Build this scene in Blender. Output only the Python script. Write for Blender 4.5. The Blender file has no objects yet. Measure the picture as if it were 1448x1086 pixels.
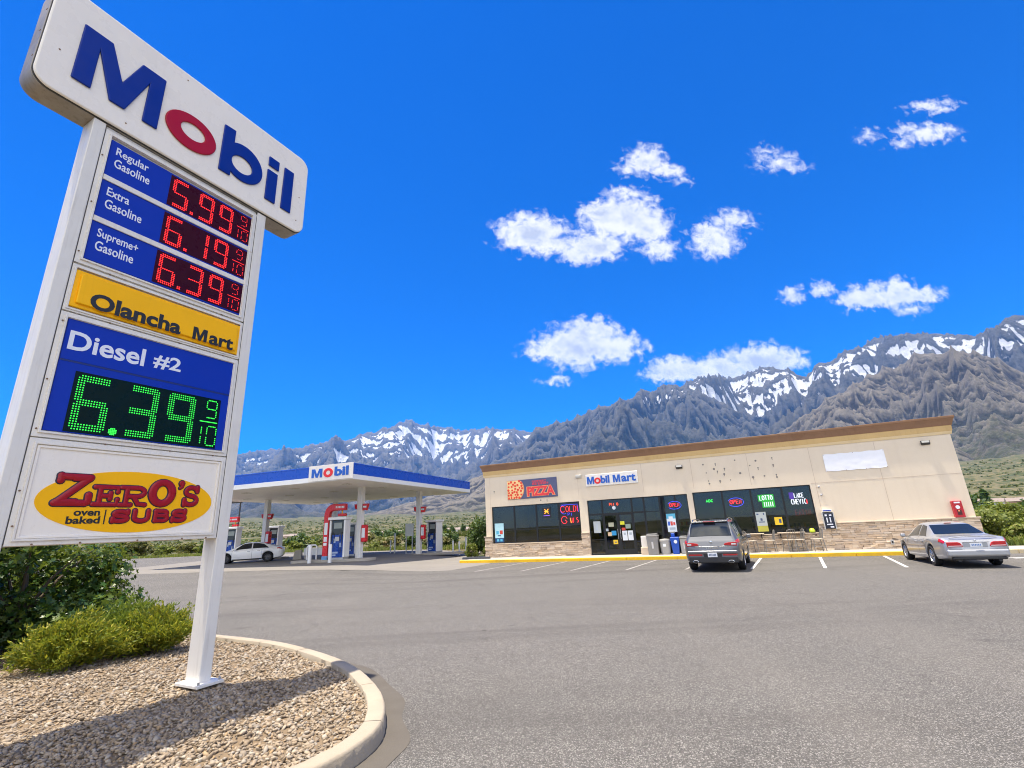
import bpy, bmesh, math, random
import numpy as np
from mathutils import Vector, Matrix
R = math.radians
rnd = random.Random(7)
rng = np.random.default_rng(11)
scene = bpy.context.scene
COL = scene.collection

# ------------------------------------------------------------------ mesh helpers
class MB:
    """collects shapes, then becomes ONE mesh object"""
    def __init__(s): s.v = []; s.f = []; s.mi = []; s.cur = 0; s.av = []; s.af = []; s.am = []
    def add(s, vs, fs):
        o = len(s.v); s.v += [tuple(map(float, p)) for p in vs]
        for f in fs: s.f.append([o + i for i in f]); s.mi.append(s.cur)
        return s
    def box(s, x0, y0, z0, x1, y1, z1):
        if x0 > x1: x0, x1 = x1, x0
        if y0 > y1: y0, y1 = y1, y0
        if z0 > z1: z0, z1 = z1, z0
        return s.add([(x0,y0,z0),(x1,y0,z0),(x1,y1,z0),(x0,y1,z0),(x0,y0,z1),(x1,y0,z1),(x1,y1,z1),(x0,y1,z1)],
                     [(0,3,2,1),(4,5,6,7),(0,1,5,4),(1,2,6,5),(2,3,7,6),(3,0,4,7)])
    def xbox(s, M, x0, y0, z0, x1, y1, z1):
        n = len(s.v); s.box(x0, y0, z0, x1, y1, z1)
        for i in range(n, len(s.v)): s.v[i] = tuple(M @ Vector(s.v[i]))
        return s
    def prism(s, poly, y0, y1):
        """polygon in local x,z (anticlockwise seen from -y), from y0 (front) back to y1"""
        a = sum(poly[i][0]*poly[(i+1)%len(poly)][1]-poly[(i+1)%len(poly)][0]*poly[i][1] for i in range(len(poly)))
        if a < 0: poly = poly[::-1]
        n = len(poly)
        vs = [(x, y0, z) for x, z in poly] + [(x, y1, z) for x, z in poly]
        fs = [list(range(n)), [2*n-1-i for i in range(n)]]
        for i in range(n):
            j = (i+1) % n; fs.append((i, i+n, j+n, j))
        return s.add(vs, fs)
    def ring(s, outer, inner, y0, y1):
        n = len(outer)
        vs = [(x,y0,z) for x,z in outer]+[(x,y0,z) for x,z in inner]+[(x,y1,z) for x,z in outer]+[(x,y1,z) for x,z in inner]
        fs = []
        for i in range(n):
            j = (i+1) % n
            fs += [(i,j,n+j,n+i),(2*n+i,3*n+i,3*n+j,2*n+j),(i,2*n+i,2*n+j,j),(n+i,n+j,3*n+j,3*n+i)]
        return s.add(vs, fs)
    def frame(s, x0, x1, z0, z1, w, y0, y1):
        return s.ring([(x0,z0),(x1,z0),(x1,z1),(x0,z1)], [(x0+w,z0+w),(x1-w,z0+w),(x1-w,z1-w),(x0+w,z1-w)], y0, y1)
    def cyl(s, p0, p1, r0, r1=None, n=12, caps=True):
        r1 = r0 if r1 is None else r1
        p0 = Vector(p0); p1 = Vector(p1); d = (p1-p0).normalized()
        a = d.orthogonal().normalized(); b = d.cross(a)
        vs = []
        for p, r in ((p0, r0), (p1, r1)):
            for i in range(n):
                t = 2*math.pi*i/n; vs.append(p + a*(r*math.cos(t)) + b*(r*math.sin(t)))
        fs = [(i, (i+1) % n, n+(i+1) % n, n+i) for i in range(n)]
        if caps: fs += [list(range(n))[::-1], list(range(n, 2*n))]
        return s.add(vs, fs)
    def tube(s, path, r, n=8, flat=None):
        path = [Vector(p) for p in path]; m = len(path)
        rr = r if hasattr(r, '__len__') else [r]*m
        vs = []; prev = None
        for k, p in enumerate(path):
            d = (path[min(k+1, m-1)]-path[max(k-1, 0)])
            d = d.normalized() if d.length > 1e-9 else Vector((0,0,1))
            a = (prev - d*prev.dot(d)) if prev is not None else d.orthogonal()
            a = a.normalized() if a.length > 1e-6 else d.orthogonal().normalized()
            prev = a; b = d.cross(a)
            for i in range(n):
                t = 2*math.pi*i/n; q = a*(rr[k]*math.cos(t))+b*(rr[k]*math.sin(t))
                if flat: q.y *= flat
                vs.append(p+q)
        fs = []
        for k in range(m-1):
            for i in range(n): fs.append((k*n+i, k*n+(i+1) % n, (k+1)*n+(i+1) % n, (k+1)*n+i))
        fs += [list(range(n))[::-1], list(range((m-1)*n, m*n))]
        return s.add(vs, fs)
    def lathe(s, prof, n=24, c=(0,0,0), axis='z', caps=False):
        vs = []
        for r, h in prof:
            for i in range(n):
                t = 2*math.pi*i/n
                p = (r*math.cos(t), r*math.sin(t), h) if axis == 'z' else (r*math.cos(t), h, r*math.sin(t))
                vs.append((p[0]+c[0], p[1]+c[1], p[2]+c[2]))
        fs = []
        for k in range(len(prof)-1):
            for i in range(n):
                q = (k*n+i, k*n+(i+1) % n, (k+1)*n+(i+1) % n, (k+1)*n+i)
                fs.append(q if axis == 'z' else q[::-1])
        if caps and prof[0][0] > 1e-6: fs.append(list(range(n))[::-1] if axis == 'z' else list(range(n)))
        if caps and prof[-1][0] > 1e-6: fs.append(list(range((len(prof)-1)*n, len(prof)*n)) if axis == 'z' else list(range((len(prof)-1)*n, len(prof)*n))[::-1])
        return s.add(vs, fs)
    def grid(s, P):
        """P[i][j] points"""
        n, m = len(P), len(P[0])
        return s.add([p for row in P for p in row], [(i*m+j, i*m+j+1, (i+1)*m+j+1, (i+1)*m+j) for i in range(n-1) for j in range(m-1)])
    def build(s, name, mats, parent=None, bevel=None, smooth=None, seg=2, loc=None):
        me = bpy.data.meshes.new(name)
        me.from_pydata(s.v, [], s.f)
        mats = mats if isinstance(mats, (list, tuple)) else [mats]
        for m in mats: me.materials.append(m)
        if len(mats) > 1: me.polygons.foreach_set('material_index', s.mi)
        me.validate(); me.update()
        return link(name, me, parent, bevel, smooth, seg, loc)

def link(name, me, parent=None, bevel=None, smooth=None, seg=2, loc=None):
    o = bpy.data.objects.new(name, me); COL.objects.link(o)
    if parent is not None: o.parent = parent
    if loc: o.location = loc
    if smooth is not None:
        me.polygons.foreach_set('use_smooth', [True]*len(me.polygons))
        if smooth < 180: me.set_sharp_from_angle(angle=R(smooth))
    if bevel:
        b = o.modifiers.new('Bevel', 'BEVEL'); b.width = bevel; b.segments = seg; b.limit_method = 'ANGLE'; b.angle_limit = R(40)
        if smooth is None:
            me.polygons.foreach_set('use_smooth', [True]*len(me.polygons)); me.set_sharp_from_angle(angle=R(50))
            b.harden_normals = True
    return o

def np_mesh(name, V, F, mat, parent=None, smooth=True, attrs=None):
    """V (n,3), F (m,k) arrays, all faces with k corners"""
    me = bpy.data.meshes.new(name)
    V = np.asarray(V, np.float32); F = np.asarray(F, np.int32); k = F.shape[1]
    me.vertices.add(len(V)); me.vertices.foreach_set('co', V.ravel())
    me.loops.add(F.size); me.loops.foreach_set('vertex_index', F.ravel())
    me.polygons.add(len(F)); me.polygons.foreach_set('loop_start', np.arange(0, F.size, k, dtype=np.int32))
    me.polygons.foreach_set('loop_total', np.full(len(F), k, np.int32))
    me.materials.append(mat); me.update(calc_edges=True)
    if smooth: me.polygons.foreach_set('use_smooth', np.ones(len(F), bool))
    for nm, arr in (attrs or {}).items():
        a = me.attributes.new(nm, 'FLOAT', 'POINT'); a.data.foreach_set('value', np.asarray(arr, np.float32).ravel())
    o = bpy.data.objects.new(name, me); COL.objects.link(o)
    if parent is not None: o.parent = parent
    return o

def tag(o, label=None, cat=None, group=None, kind=None):
    if label: o['label'] = label
    if cat: o['category'] = cat
    if group: o['group'] = group
    if kind: o['kind'] = kind
    return o
def thing(name, label, cat, loc=(0,0,0), rz=0, group=None):
    o = bpy.data.objects.new(name, None); COL.objects.link(o)
    o.location = loc; o.rotation_euler = (0, 0, rz); o.empty_display_size = .2
    return tag(o, label, cat, group)
def struct(o, label=None):
    o['kind'] = 'structure'
    if label: o['label'] = label
    return o
def copy_tree(o, parent=None):
    c = o.copy(); COL.objects.link(c)
    if parent is not None: c.parent = parent
    for ch in list(o.children): copy_tree(ch, c)
    return c

# ------------------------------------------------------------------ material helpers
def nt(name):
    m = bpy.data.materials.new(name); m.use_nodes = True
    t = m.node_tree; t.nodes.clear()
    o = t.nodes.new('ShaderNodeOutputMaterial'); b = t.nodes.new('ShaderNodeBsdfPrincipled')
    t.links.new(b.outputs[0], o.inputs[0])
    return m, t, b, o
def N(t, kind, **kw):
    n = t.nodes.new('ShaderNode'+kind)
    for k, v in kw.items():
        if k.startswith('i_'):
            key = k[2:].replace('_', ' ')
            n.inputs[key].default_value = v
        else: setattr(n, k, v)
    return n
def coords(t, scale=(1,1,1), kind='Object', rot=(0,0,0)):
    c = N(t, 'TexCoord'); m = N(t, 'Mapping'); m.inputs['Scale'].default_value = scale; m.inputs['Rotation'].default_value = rot
    t.links.new(c.outputs[kind], m.inputs[0]); return m.outputs[0]
def noise(t, vec, scale, detail=4, rough=.55, dist=0):
    n = N(t, 'TexNoise'); n.inputs['Scale'].default_value = scale; n.inputs['Detail'].default_value = detail
    n.inputs['Roughness'].default_value = rough; n.inputs['Distortion'].default_value = dist
    if vec is not None: t.links.new(vec, n.inputs['Vector'])
    return n.outputs[0]
def ramp(t, fac, stops):
    n = N(t, 'ValToRGB'); cr = n.color_ramp
    while len(cr.elements) < len(stops): cr.elements.new(.5)
    for e, (p, c) in zip(cr.elements, stops): e.position = p; e.color = (*c, 1) if hasattr(c, '__len__') else (c, c, c, 1)
    t.links.new(fac, n.inputs[0]); return n.outputs[0]
def mix(t, fac, a, b, mode='MIX'):
    n = N(t, 'Mix', data_type='RGBA', blend_type=mode)
    for s, v in ((0, fac), (6, a), (7, b)):
        if isinstance(v, bpy.types.NodeSocket): t.links.new(v, n.inputs[s])
        else: n.inputs[s].default_value = v if not hasattr(v, '__len__') else (*v[:3], 1)
    return n.outputs[2]
def mth(t, op, a, b=0., clamp=False):
    n = N(t, 'Math', operation=op, use_clamp=clamp)
    for s, v in ((0, a), (1, b)):
        if isinstance(v, bpy.types.NodeSocket): t.links.new(v, n.inputs[s])
        else: n.inputs[s].default_value = v
    return n.outputs[0]
def bump(t, b, h, strength=.3, dist=.02):
    n = N(t, 'Bump'); n.inputs['Strength'].default_value = strength; n.inputs['Distance'].default_value = dist
    t.links.new(h, n.inputs['Height']); t.links.new(n.outputs[0], b.inputs['Normal'])
def setc(t, b, c):
    if isinstance(c, bpy.types.NodeSocket): t.links.new(c, b.inputs['Base Color'])
    else: b.inputs['Base Color'].default_value = (*c, 1)
_mc = {}
def M(name, col, rough=.5, metal=0., var=.12, sc=3., bmp=0., bsc=80., dirt=0., dcol=(.12,.09,.06), streak=0., spec=.5, coat=0., rvar=.1):
    if name in _mc: return _mc[name]
    m, t, b, o = nt(name)
    v = coords(t)
    n1 = noise(t, v, sc, 6, .6)
    c = mix(t, n1, tuple(x*(1-var) for x in col), tuple(min(1, x*(1+var)) for x in col))
    if dirt:
        n2 = noise(t, v, sc*.7, 8, .7, .4)
        c = mix(t, ramp(t, n2, [(.5, 0.), (.72, dirt)]), c, dcol)
    if streak:
        vs = coords(t, (9, 9, .7))
        n3 = noise(t, vs, 2.2, 6, .65, .3)
        c = mix(t, ramp(t, n3, [(.52, 0.), (.75, streak)]), c, dcol)
    setc(t, b, c)
    n4 = noise(t, v, sc*2.3, 5, .6)
    t.links.new(ramp(t, n4, [(.3, max(0.02, rough-rvar)), (.7, min(1, rough+rvar))]), b.inputs['Roughness'])
    b.inputs['Metallic'].default_value = metal; b.inputs['Specular IOR Level'].default_value = spec
    b.inputs['Coat Weight'].default_value = coat; b.inputs['Coat Roughness'].default_value = .05
    if bmp: bump(t, b, noise(t, v, bsc, 4, .6), bmp, .01)
    _mc[name] = m; return m
def emit(name, col, strength):
    if name in _mc: return _mc[name]
    m, t, b, o = nt(name)
    b.inputs['Base Color'].default_value = (col[0]*.3, col[1]*.3, col[2]*.3, 1)
    b.inputs['Emission Color'].default_value = (*col, 1); b.inputs['Emission Strength'].default_value = strength
    n = noise(t, coords(t), 60, 2); t.links.new(ramp(t, n, [(.3, .4), (.7, .6)]), b.inputs['Roughness'])
    _mc[name] = m; return m

# ------------------------------------------------------------------ text
def text_geo(s, bold=0., extrude=0., spacing=1.):
    cu = bpy.data.curves.new('tmp', 'FONT'); cu.body = s; cu.size = 1; cu.offset = bold; cu.extrude = extrude
    cu.resolution_u = 4; cu.space_character = spacing; cu.fill_mode = 'BOTH' if extrude else 'FRONT'
    o = bpy.data.objects.new('tmp', cu); COL.objects.link(o)
    dg = bpy.context.evaluated_depsgraph_get(); dg.update()
    me = bpy.data.meshes.new_from_object(o.evaluated_get(dg))
    vs = [tuple(v.co) for v in me.vertices]; fs = [tuple(p.vertices) for p in me.polygons]
    bpy.data.objects.remove(o); bpy.data.curves.remove(cu); bpy.data.meshes.remove(me)
    return vs, fs
def text_into(mb, s, x0, x1, z0, z1, y, bold=0., depth=.004, spacing=1., shear=0.):
    """writes s into the rectangle x0..x1, z0..z1 of the plane y (front towards -y)"""
    vs, fs = text_geo(s, bold, .5, spacing)
    a = np.array(vs); lo = a.min(0); hi = a.max(0)
    q = (a-lo)/(hi-lo)
    P = np.stack([x0+q[:,0]*(x1-x0)+shear*(q[:,1]-.5)*(z1-z0), y-q[:,2]*depth, z0+q[:,1]*(z1-z0)], 1)
    return mb.add(P.tolist(), fs)

# ------------------------------------------------------------------ camera
CW, CHT = 1448, 1086
CAM = np.array([0, 0, 1.8]); F_ = 674.065
AX_R = np.array([.99881327, .01406425, -.04662881]); AX_U = np.array([.04870368, -.2884291, .95626179]); AX_F = np.array([0, .95739796, .28877179])
cd = bpy.data.cameras.new('Camera'); co = bpy.data.objects.new('Camera', cd); COL.objects.link(co)
cd.sensor_width = 36; cd.sensor_fit = 'HORIZONTAL'; cd.lens = F_*36/CW; cd.clip_start = .05; cd.clip_end = 90000
mm = Matrix.Identity(4)
for i in range(3): mm[i][0] = AX_R[i]; mm[i][1] = AX_U[i]; mm[i][2] = -AX_F[i]; mm[i][3] = CAM[i]
co.matrix_world = mm; scene.camera = co
def ray(x, y): return AX_R*(x-CW/2)/F_ + AX_U*(CHT/2-y)/F_ + AX_F
def azel(x, y):
    d = ray(x, y); return math.atan2(d[0], d[1]), math.atan2(d[2], math.hypot(d[0], d[1]))

# ------------------------------------------------------------------ sun, sky, render settings
SEL, SH = R(78.5), (-.985, .17)
sv = Vector((SH[0]*math.cos(SEL), SH[1]*math.cos(SEL), math.sin(SEL))).normalized()
sl = bpy.data.lights.new('Sun', 'SUN'); so = bpy.data.objects.new('Sun', sl); COL.objects.link(so)
sl.energy = 5.0; sl.angle = R(.53); sl.color = (1, .91, .77)
so.rotation_euler = sv.to_track_quat('Z', 'Y').to_euler(); so.location = (-20, -10, 40)
w = bpy.data.worlds.new('World'); scene.world = w; w.use_nodes = True
wt = w.node_tree; wt.nodes.clear()
sky = wt.nodes.new('ShaderNodeTexSky'); sky.sky_type = 'NISHITA'; sky.sun_disc = False
sky.sun_elevation = SEL; sky.sun_rotation = math.atan2(SH[0], SH[1]); sky.altitude = 1100
sky.air_density = 1.0; sky.dust_density = .25; sky.ozone_density = 5.0
hs = wt.nodes.new('ShaderNodeHueSaturation'); hs.inputs['Saturation'].default_value = 1.85; hs.inputs['Hue'].default_value = .517; hs.inputs['Value'].default_value = .92
bg = wt.nodes.new('ShaderNodeBackground'); bg.inputs[1].default_value = .104
wo = wt.nodes.new('ShaderNodeOutputWorld')
wt.links.new(sky.outputs[0], hs.inputs['Color']); wt.links.new(hs.outputs[0], bg.inputs[0]); wt.links.new(bg.outputs[0], wo.inputs[0])
vs_ = scene.view_settings; vs_.view_transform = 'Standard'; vs_.look = 'None'; vs_.gamma = 1; vs_.exposure = 1.14
scene.render.engine = 'CYCLES'
cy = scene.cycles; cy.use_denoising = True; cy.max_bounces = 8; cy.diffuse_bounces = 4; cy.glossy_bounces = 4; cy.transparent_max_bounces = 24; cy.volume_bounces = 1
cy.filter_width = 1.05; cy.caustics_reflective = False; cy.caustics_refractive = False; cy.sample_clamp_indirect = 6
try: cy.denoiser = 'OPENIMAGEDENOISE'; cy.denoising_input_passes = 'RGB_ALBEDO_NORMAL'; cy.denoising_prefilter = 'ACCURATE'
except Exception: pass

# ------------------------------------------------------------------ numpy noise
def _h(ix, iy, seed):
    n = (ix*374761393 + iy*668265263 + seed*974634777) & 0x7fffffff
    n = ((n ^ (n >> 13))*1274126177) & 0x7fffffff
    return (n ^ (n >> 16)) & 0xffff
def perlin(x, y, seed=0):
    x = np.asarray(x, float); y = np.asarray(y, float)
    ix = np.floor(x).astype(np.int64); iy = np.floor(y).astype(np.int64); fx = x-ix; fy = y-iy
    def g(dx, dy):
        a = _h(ix+dx, iy+dy, seed)*(2*math.pi/65536.); return np.cos(a)*(fx-dx)+np.sin(a)*(fy-dy)
    u = fx**3*(fx*(fx*6-15)+10); v = fy**3*(fy*(fy*6-15)+10)
    a, b, c, d = g(0,0), g(1,0), g(0,1), g(1,1)
    return ((a+(b-a)*u)*(1-v)+(c+(d-c)*u)*v)*1.5
def fbm(x, y, o=5, seed=0, gain=.5):
    s = 0.; a = 1.
    for i in range(o): s = s+a*perlin(x*2**i, y*2**i, seed+i); a *= gain
    return s
def ridged(x, y, o=5, seed=0, gain=.5):
    s = 0.; a = 1.; wgt = 1.
    for i in range(o):
        n = 1-np.abs(perlin(x*2**i, y*2**i, seed+i)*1.3); n = np.clip(n, 0, 1)**2*wgt
        s = s+a*n; wgt = np.clip(n*1.6, 0, 1); a *= gain
    return s
def sstep(a, b, x):
    t = np.clip((np.asarray(x, float)-a)/(b-a), 0, 1); return t*t*(3-2*t)
def gz(x, y):
    """lot height: nearly flat, rising a little towards the pumps"""
    return .35*sstep(-3.6, -9, x)*sstep(15, 25, y)
# ------------------------------------------------------------------ setting: terrain and mountains
def soil_mat():
    m, t, b, o = nt('desert_soil')
    v = coords(t)
    n1 = noise(t, v, .02, 6, .6); n2 = noise(t, v, .6, 6, .65)
    c = mix(t, n1, (.155,.125,.072), (.098,.092,.048))
    c = mix(t, ramp(t, n2, [(.4, 0.), (.7, .4)]), c, (.215,.168,.105))
    # low scrub: dark dots in two sizes
    for sc, r, col in ((.11, .42, (.045,.058,.024)), (.30, .38, (.065,.08,.03)), (.045, .46, (.04,.052,.02)), (.018, .44, (.05,.062,.026))):
        vo = N(t, 'TexVoronoi'); vo.inputs['Scale'].default_value = sc; vo.inputs['Randomness'].default_value = 1
        t.links.new(v, vo.inputs['Vector'])
        d = mth(t, 'ADD', vo.outputs['Distance'], mth(t, 'MULTIPLY', noise(t, v, sc*6, 3), .25))
        c = mix(t, ramp(t, d, [(r, 1.), (r+.14, 0.)]), c, col)
    setc(t, b, c); b.inputs['Roughness'].default_value = .95; b.inputs['Specular IOR Level'].default_value = .1
    bump(t, b, n2, .5, .3)
    return m
SOIL = soil_mat()
AZ_F0, AZ_F1 = R(20), R(48)
def terr(az, r):
    """natural ground: flat near the lot, then the alluvial fan rising to the mountains"""
    k = .043 + .040*sstep(AZ_F0, AZ_F1, az)
    back = sstep(R(75), R(130), np.abs(az))
    h = np.maximum(r-330, 0)
    h = k*(1-back)*h*h/(h+240)
    h = h*(1+.10*fbm(az*9, r/1400., 4, 5))
    x, y = r*np.sin(az), r*np.cos(az)
    near = .30*(1-sstep(60, 160, r))*sstep(-2, -9, x)
    return h + near + .35*sstep(90, 250, r)*fbm(x/50., y/50., 4, 3) - .05
def build_terrain():
    az = np.linspace(-math.pi, math.pi, 521)[:-1]
    r = np.concatenate([[2.], np.geomspace(6, 120, 26), np.geomspace(135, 5200, 70), [7000, 10000, 15500]])
    A, RR = np.meshgrid(az, r)
    Z = terr(A, np.minimum(RR, 5200)); 
    Z = np.where(RR > 5200, Z*.2, Z)
    Z = np.where(RR < 75, np.minimum(Z, gz(RR*np.sin(A), RR*np.cos(A))-.06), Z)
    V = np.stack([RR*np.sin(A), RR*np.cos(A), Z], -1).reshape(-1, 3)
    V = np.vstack([V, [[0, 0, -.06]]])
    n = len(az); F = []
    i = np.arange(n); j = (i+1) % n
    for k in range(len(r)-1): F.append(np.stack([k*n+i, k*n+j, (k+1)*n+j, (k+1)*n+i], 1)[:, ::-1])
    F = np.concatenate(F)
    o = np_mesh('terrain', V, F, SOIL); struct(o)
    mb = MB(); 
    c = len(V)-1
    mb.add([(2*math.sin(a), 2*math.cos(a), -.06) for a in az[::20]], [list(range(len(az[::20])))[::-1]]).build('ground', SOIL)['kind'] = 'structure'
build_terrain()

def rock_mat(name, c1, c2, c3, scl, veg=(.05,.06,.03)):
    m, t, b, o = nt(name)
    v = coords(t)
    n1 = noise(t, v, .0011*scl, 8, .65, .4); n2 = noise(t, v, .006*scl, 8, .7)
    c = mix(t, ramp(t, n1, [(.36, 0.), (.62, 1.)]), c1, c2)
    c = mix(t, ramp(t, n2, [(.45, 0.), (.62, .75)]), c, c3)
    n3 = noise(t, v, .012*scl, 8, .75)
    n5 = noise(t, v, .045*scl, 6, .8)
    c = mix(t, ramp(t, n5, [(.38, .5), (.50, 0.)]), c, tuple(x*.40 for x in c1))
    c = mix(t, ramp(t, noise(t, v, .0035*scl, 8, .75, 1.), [(.60, 0.), (.68, .6)]), c, tuple(min(1, x*1.25) for x in c2))
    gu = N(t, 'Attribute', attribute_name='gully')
    c = mix(t, ramp(t, gu.outputs['Fac'], [(.46, 0.), (.82, .85)]), c, tuple(x*.24 for x in c1))  # gully scrub and soil, darkened further as painted relief shade
    c = mix(t, ramp(t, gu.outputs['Fac'], [(.10, .8), (.42, 0.)]), c, tuple(min(1, x*1.12) for x in c2))  # ridge scree, lightened further as painted sunlit contrast
    at = N(t, 'Attribute', attribute_name='veg')
    c = mix(t, mth(t, 'MULTIPLY', at.outputs['Fac'], ramp(t, n3, [(.44, .15), (.55, 1.)])), c, veg)
    sn = N(t, 'Attribute', attribute_name='snow')
    s2 = mth(t, 'ADD', sn.outputs['Fac'], mth(t, 'MULTIPLY', mth(t, 'SUBTRACT', noise(t, v, .0075*scl, 8, .72),   .5), 1.15))
    sm = ramp(t, s2, [(.44, 0.), (.58, 1.)])
    c = mix(t, sm, c, (.62,.64,.68))
    setc(t, b, c); b.inputs['Roughness'].default_value = .9; b.inputs['Specular IOR Level'].default_value = .15
    bump(t, b, mth(t, 'ADD', mth(t, 'ADD', n2, mth(t, 'MULTIPLY', n3, .6)), mth(t, 'MULTIPLY', n5, .25)), .9, 70/scl)
    return m
def range_mesh(name, sky_px, Rc, r0f, mat, snow_lo, snow_hi, amp, lam, seed, naz=1100, nr=230, veg_hi=.25, jag=.03, back=.25, wob=.12, snow_az=None, more=()):
    P = np.array([azel(x, y) for x, y in sky_px]+[(R(a_), R(e_)) for a_, e_ in more]); P = P[np.argsort(P[:, 0])]
    az = np.linspace(P[0, 0], P[-1, 0], naz)
    E = np.interp(az, P[:, 0], P[:, 1])
    E = E*(1+jag*(ridged(az*22, az*0+seed, 4, seed, .45)-.75))
    Rcr = Rc*(1+wob*fbm(az*5., az*0+.3, 3, seed+40))
    t = np.concatenate([np.linspace(0, 1, nr), 1+back*np.linspace(.02, 1, 26)])
    T, A = np.meshgrid(t, az)
    r0 = r0f*(1+.18*fbm(az*7, az*0+1.7, 3, seed+60))
    RR = r0[:, None]+(Rcr-r0)[:, None]*T
    hb = terr(az, np.minimum(r0, 5200))*.9-8
    Hc = np.tan(E)*Rcr
    sh = np.where(T <= 1, .62*T**1.25+.38*T**2.6, 1-(np.maximum(T-1, 0)/back)**1.1*.7)
    H = hb[:, None]+(Hc-hb)[:, None]*sh
    X, Y = RR*np.sin(A), RR*np.cos(A)
    wx = fbm(X/(2.6*lam), Y/(2.6*lam), 4, seed+9)
    # gullies run downslope: short wavelength across, long along the fall line
    g1 = ridged((X+.55*lam*wx)/(2.1*lam), (Y+.55*lam*wx)/(2.1*lam), 2, seed+1, .45)
    g2 = ridged((X+.30*lam*wx)/(.80*lam), (Y-.30*lam*wx)/(.80*lam), 3, seed+2, .48)
    g3 = ridged(X/(.24*lam), Y/(.24*lam), 3, seed+3, .5)
    W = np.clip(T, 0, 1)**.6
    Wc = W*(1-.60*sstep(.70, 1, T))
    g4 = ridged(X/(.075*lam), Y/(.075*lam), 3, seed+4, .55)
    rel = (g1-.7)*1.0+(g2-.7)*.56+(g3-.7)*.20+(g4-.7)*.05
    H = H+amp*(Hc-hb)[:, None]*rel*Wc
    # keep the crest where the skyline is
    el = (H-CAM[2])/RR
    fac = np.tan(E)/np.maximum(el.max(1), 1e-4)
    k = np.hanning(15); k /= k.sum(); fac = np.convolve(np.pad(fac, 7, mode='edge'), k, 'valid')
    H = H*(1+(fac-1)[:, None]*sstep(0, .5, T))
    hn = H/Hc.max()
    def blur(Q, k):
        ker = np.ones(k)/k
        Q = np.apply_along_axis(lambda v: np.convolve(np.pad(v, k//2, mode='edge'), ker, 'valid'), 0, Q)
        return np.apply_along_axis(lambda v: np.convolve(np.pad(v, k//2, mode='edge'), ker, 'valid'), 1, Q)
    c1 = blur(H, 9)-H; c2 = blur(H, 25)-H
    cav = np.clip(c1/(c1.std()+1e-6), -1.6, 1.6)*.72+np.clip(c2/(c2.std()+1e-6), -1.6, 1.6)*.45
    base = sstep(snow_lo, snow_hi, hn)
    snow = np.where(base > 0, .16+.52*base+.42*cav*sstep(0, .2, base), 0)
    if snow_az is not None: snow = snow*np.interp(az, *zip(*snow_az))[:, None]
    veg = (1-sstep(.03, veg_hi, H/np.maximum(Hc[:, None], 1)))
    V = np.stack([X, Y, H], -1).reshape(-1, 3)
    n, mcol = len(az), len(t)
    I, J = np.meshgrid(np.arange(n-1), np.arange(mcol-1), indexing='ij')
    q = (I*mcol+J).ravel()
    F = np.stack([q, q+mcol, q+mcol+1, q+1], 1)[:, ::-1]
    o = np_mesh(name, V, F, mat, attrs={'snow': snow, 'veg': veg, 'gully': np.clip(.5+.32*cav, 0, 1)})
    return struct(o)
RK_FAR = rock_mat('granite_far', (.062,.064,.060), (.135,.13,.115), (.040,.042,.042), .6)
RK_MID = rock_mat('granite_mid', (.055,.057,.051), (.122,.118,.102), (.030,.032,.028), .8, (.036,.045,.026))
RK_NEAR = rock_mat('granite_near', (.125,.111,.084), (.185,.164,.126), (.046,.042,.032), 1.6, (.085,.092,.045))
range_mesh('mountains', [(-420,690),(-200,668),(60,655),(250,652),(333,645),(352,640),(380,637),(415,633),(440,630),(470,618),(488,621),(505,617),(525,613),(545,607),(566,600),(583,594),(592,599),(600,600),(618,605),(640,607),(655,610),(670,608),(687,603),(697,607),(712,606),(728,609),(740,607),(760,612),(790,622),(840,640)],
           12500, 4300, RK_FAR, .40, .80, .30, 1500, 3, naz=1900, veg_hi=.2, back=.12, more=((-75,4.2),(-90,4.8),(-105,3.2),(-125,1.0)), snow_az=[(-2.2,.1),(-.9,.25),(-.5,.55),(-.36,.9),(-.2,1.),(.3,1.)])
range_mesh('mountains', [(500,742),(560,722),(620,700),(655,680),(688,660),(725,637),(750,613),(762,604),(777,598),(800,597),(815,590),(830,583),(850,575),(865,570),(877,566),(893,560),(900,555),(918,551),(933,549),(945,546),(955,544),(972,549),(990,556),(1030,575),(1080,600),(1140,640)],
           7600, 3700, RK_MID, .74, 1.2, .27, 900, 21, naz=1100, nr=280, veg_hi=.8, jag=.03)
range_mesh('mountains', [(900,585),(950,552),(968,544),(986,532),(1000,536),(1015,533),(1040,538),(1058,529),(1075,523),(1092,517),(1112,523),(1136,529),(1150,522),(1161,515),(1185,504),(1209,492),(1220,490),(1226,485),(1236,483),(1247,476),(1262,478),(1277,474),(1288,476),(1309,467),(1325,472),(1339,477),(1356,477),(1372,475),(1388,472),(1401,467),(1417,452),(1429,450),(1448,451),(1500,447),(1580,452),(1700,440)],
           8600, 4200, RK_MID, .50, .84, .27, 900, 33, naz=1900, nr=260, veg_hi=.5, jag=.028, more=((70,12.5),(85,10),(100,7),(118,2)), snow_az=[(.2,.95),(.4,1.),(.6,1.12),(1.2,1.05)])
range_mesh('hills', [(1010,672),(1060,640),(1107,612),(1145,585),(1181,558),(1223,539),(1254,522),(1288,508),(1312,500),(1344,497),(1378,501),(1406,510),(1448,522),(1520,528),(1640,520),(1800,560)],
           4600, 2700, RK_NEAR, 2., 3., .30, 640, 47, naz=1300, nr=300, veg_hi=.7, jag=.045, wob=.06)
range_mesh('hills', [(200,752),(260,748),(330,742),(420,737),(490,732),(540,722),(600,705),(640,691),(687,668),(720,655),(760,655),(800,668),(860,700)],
           3900, 2500, RK_NEAR, 2., 3., .20, 420, 71, naz=700, nr=160, veg_hi=.62, jag=.02, wob=.06)
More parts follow.
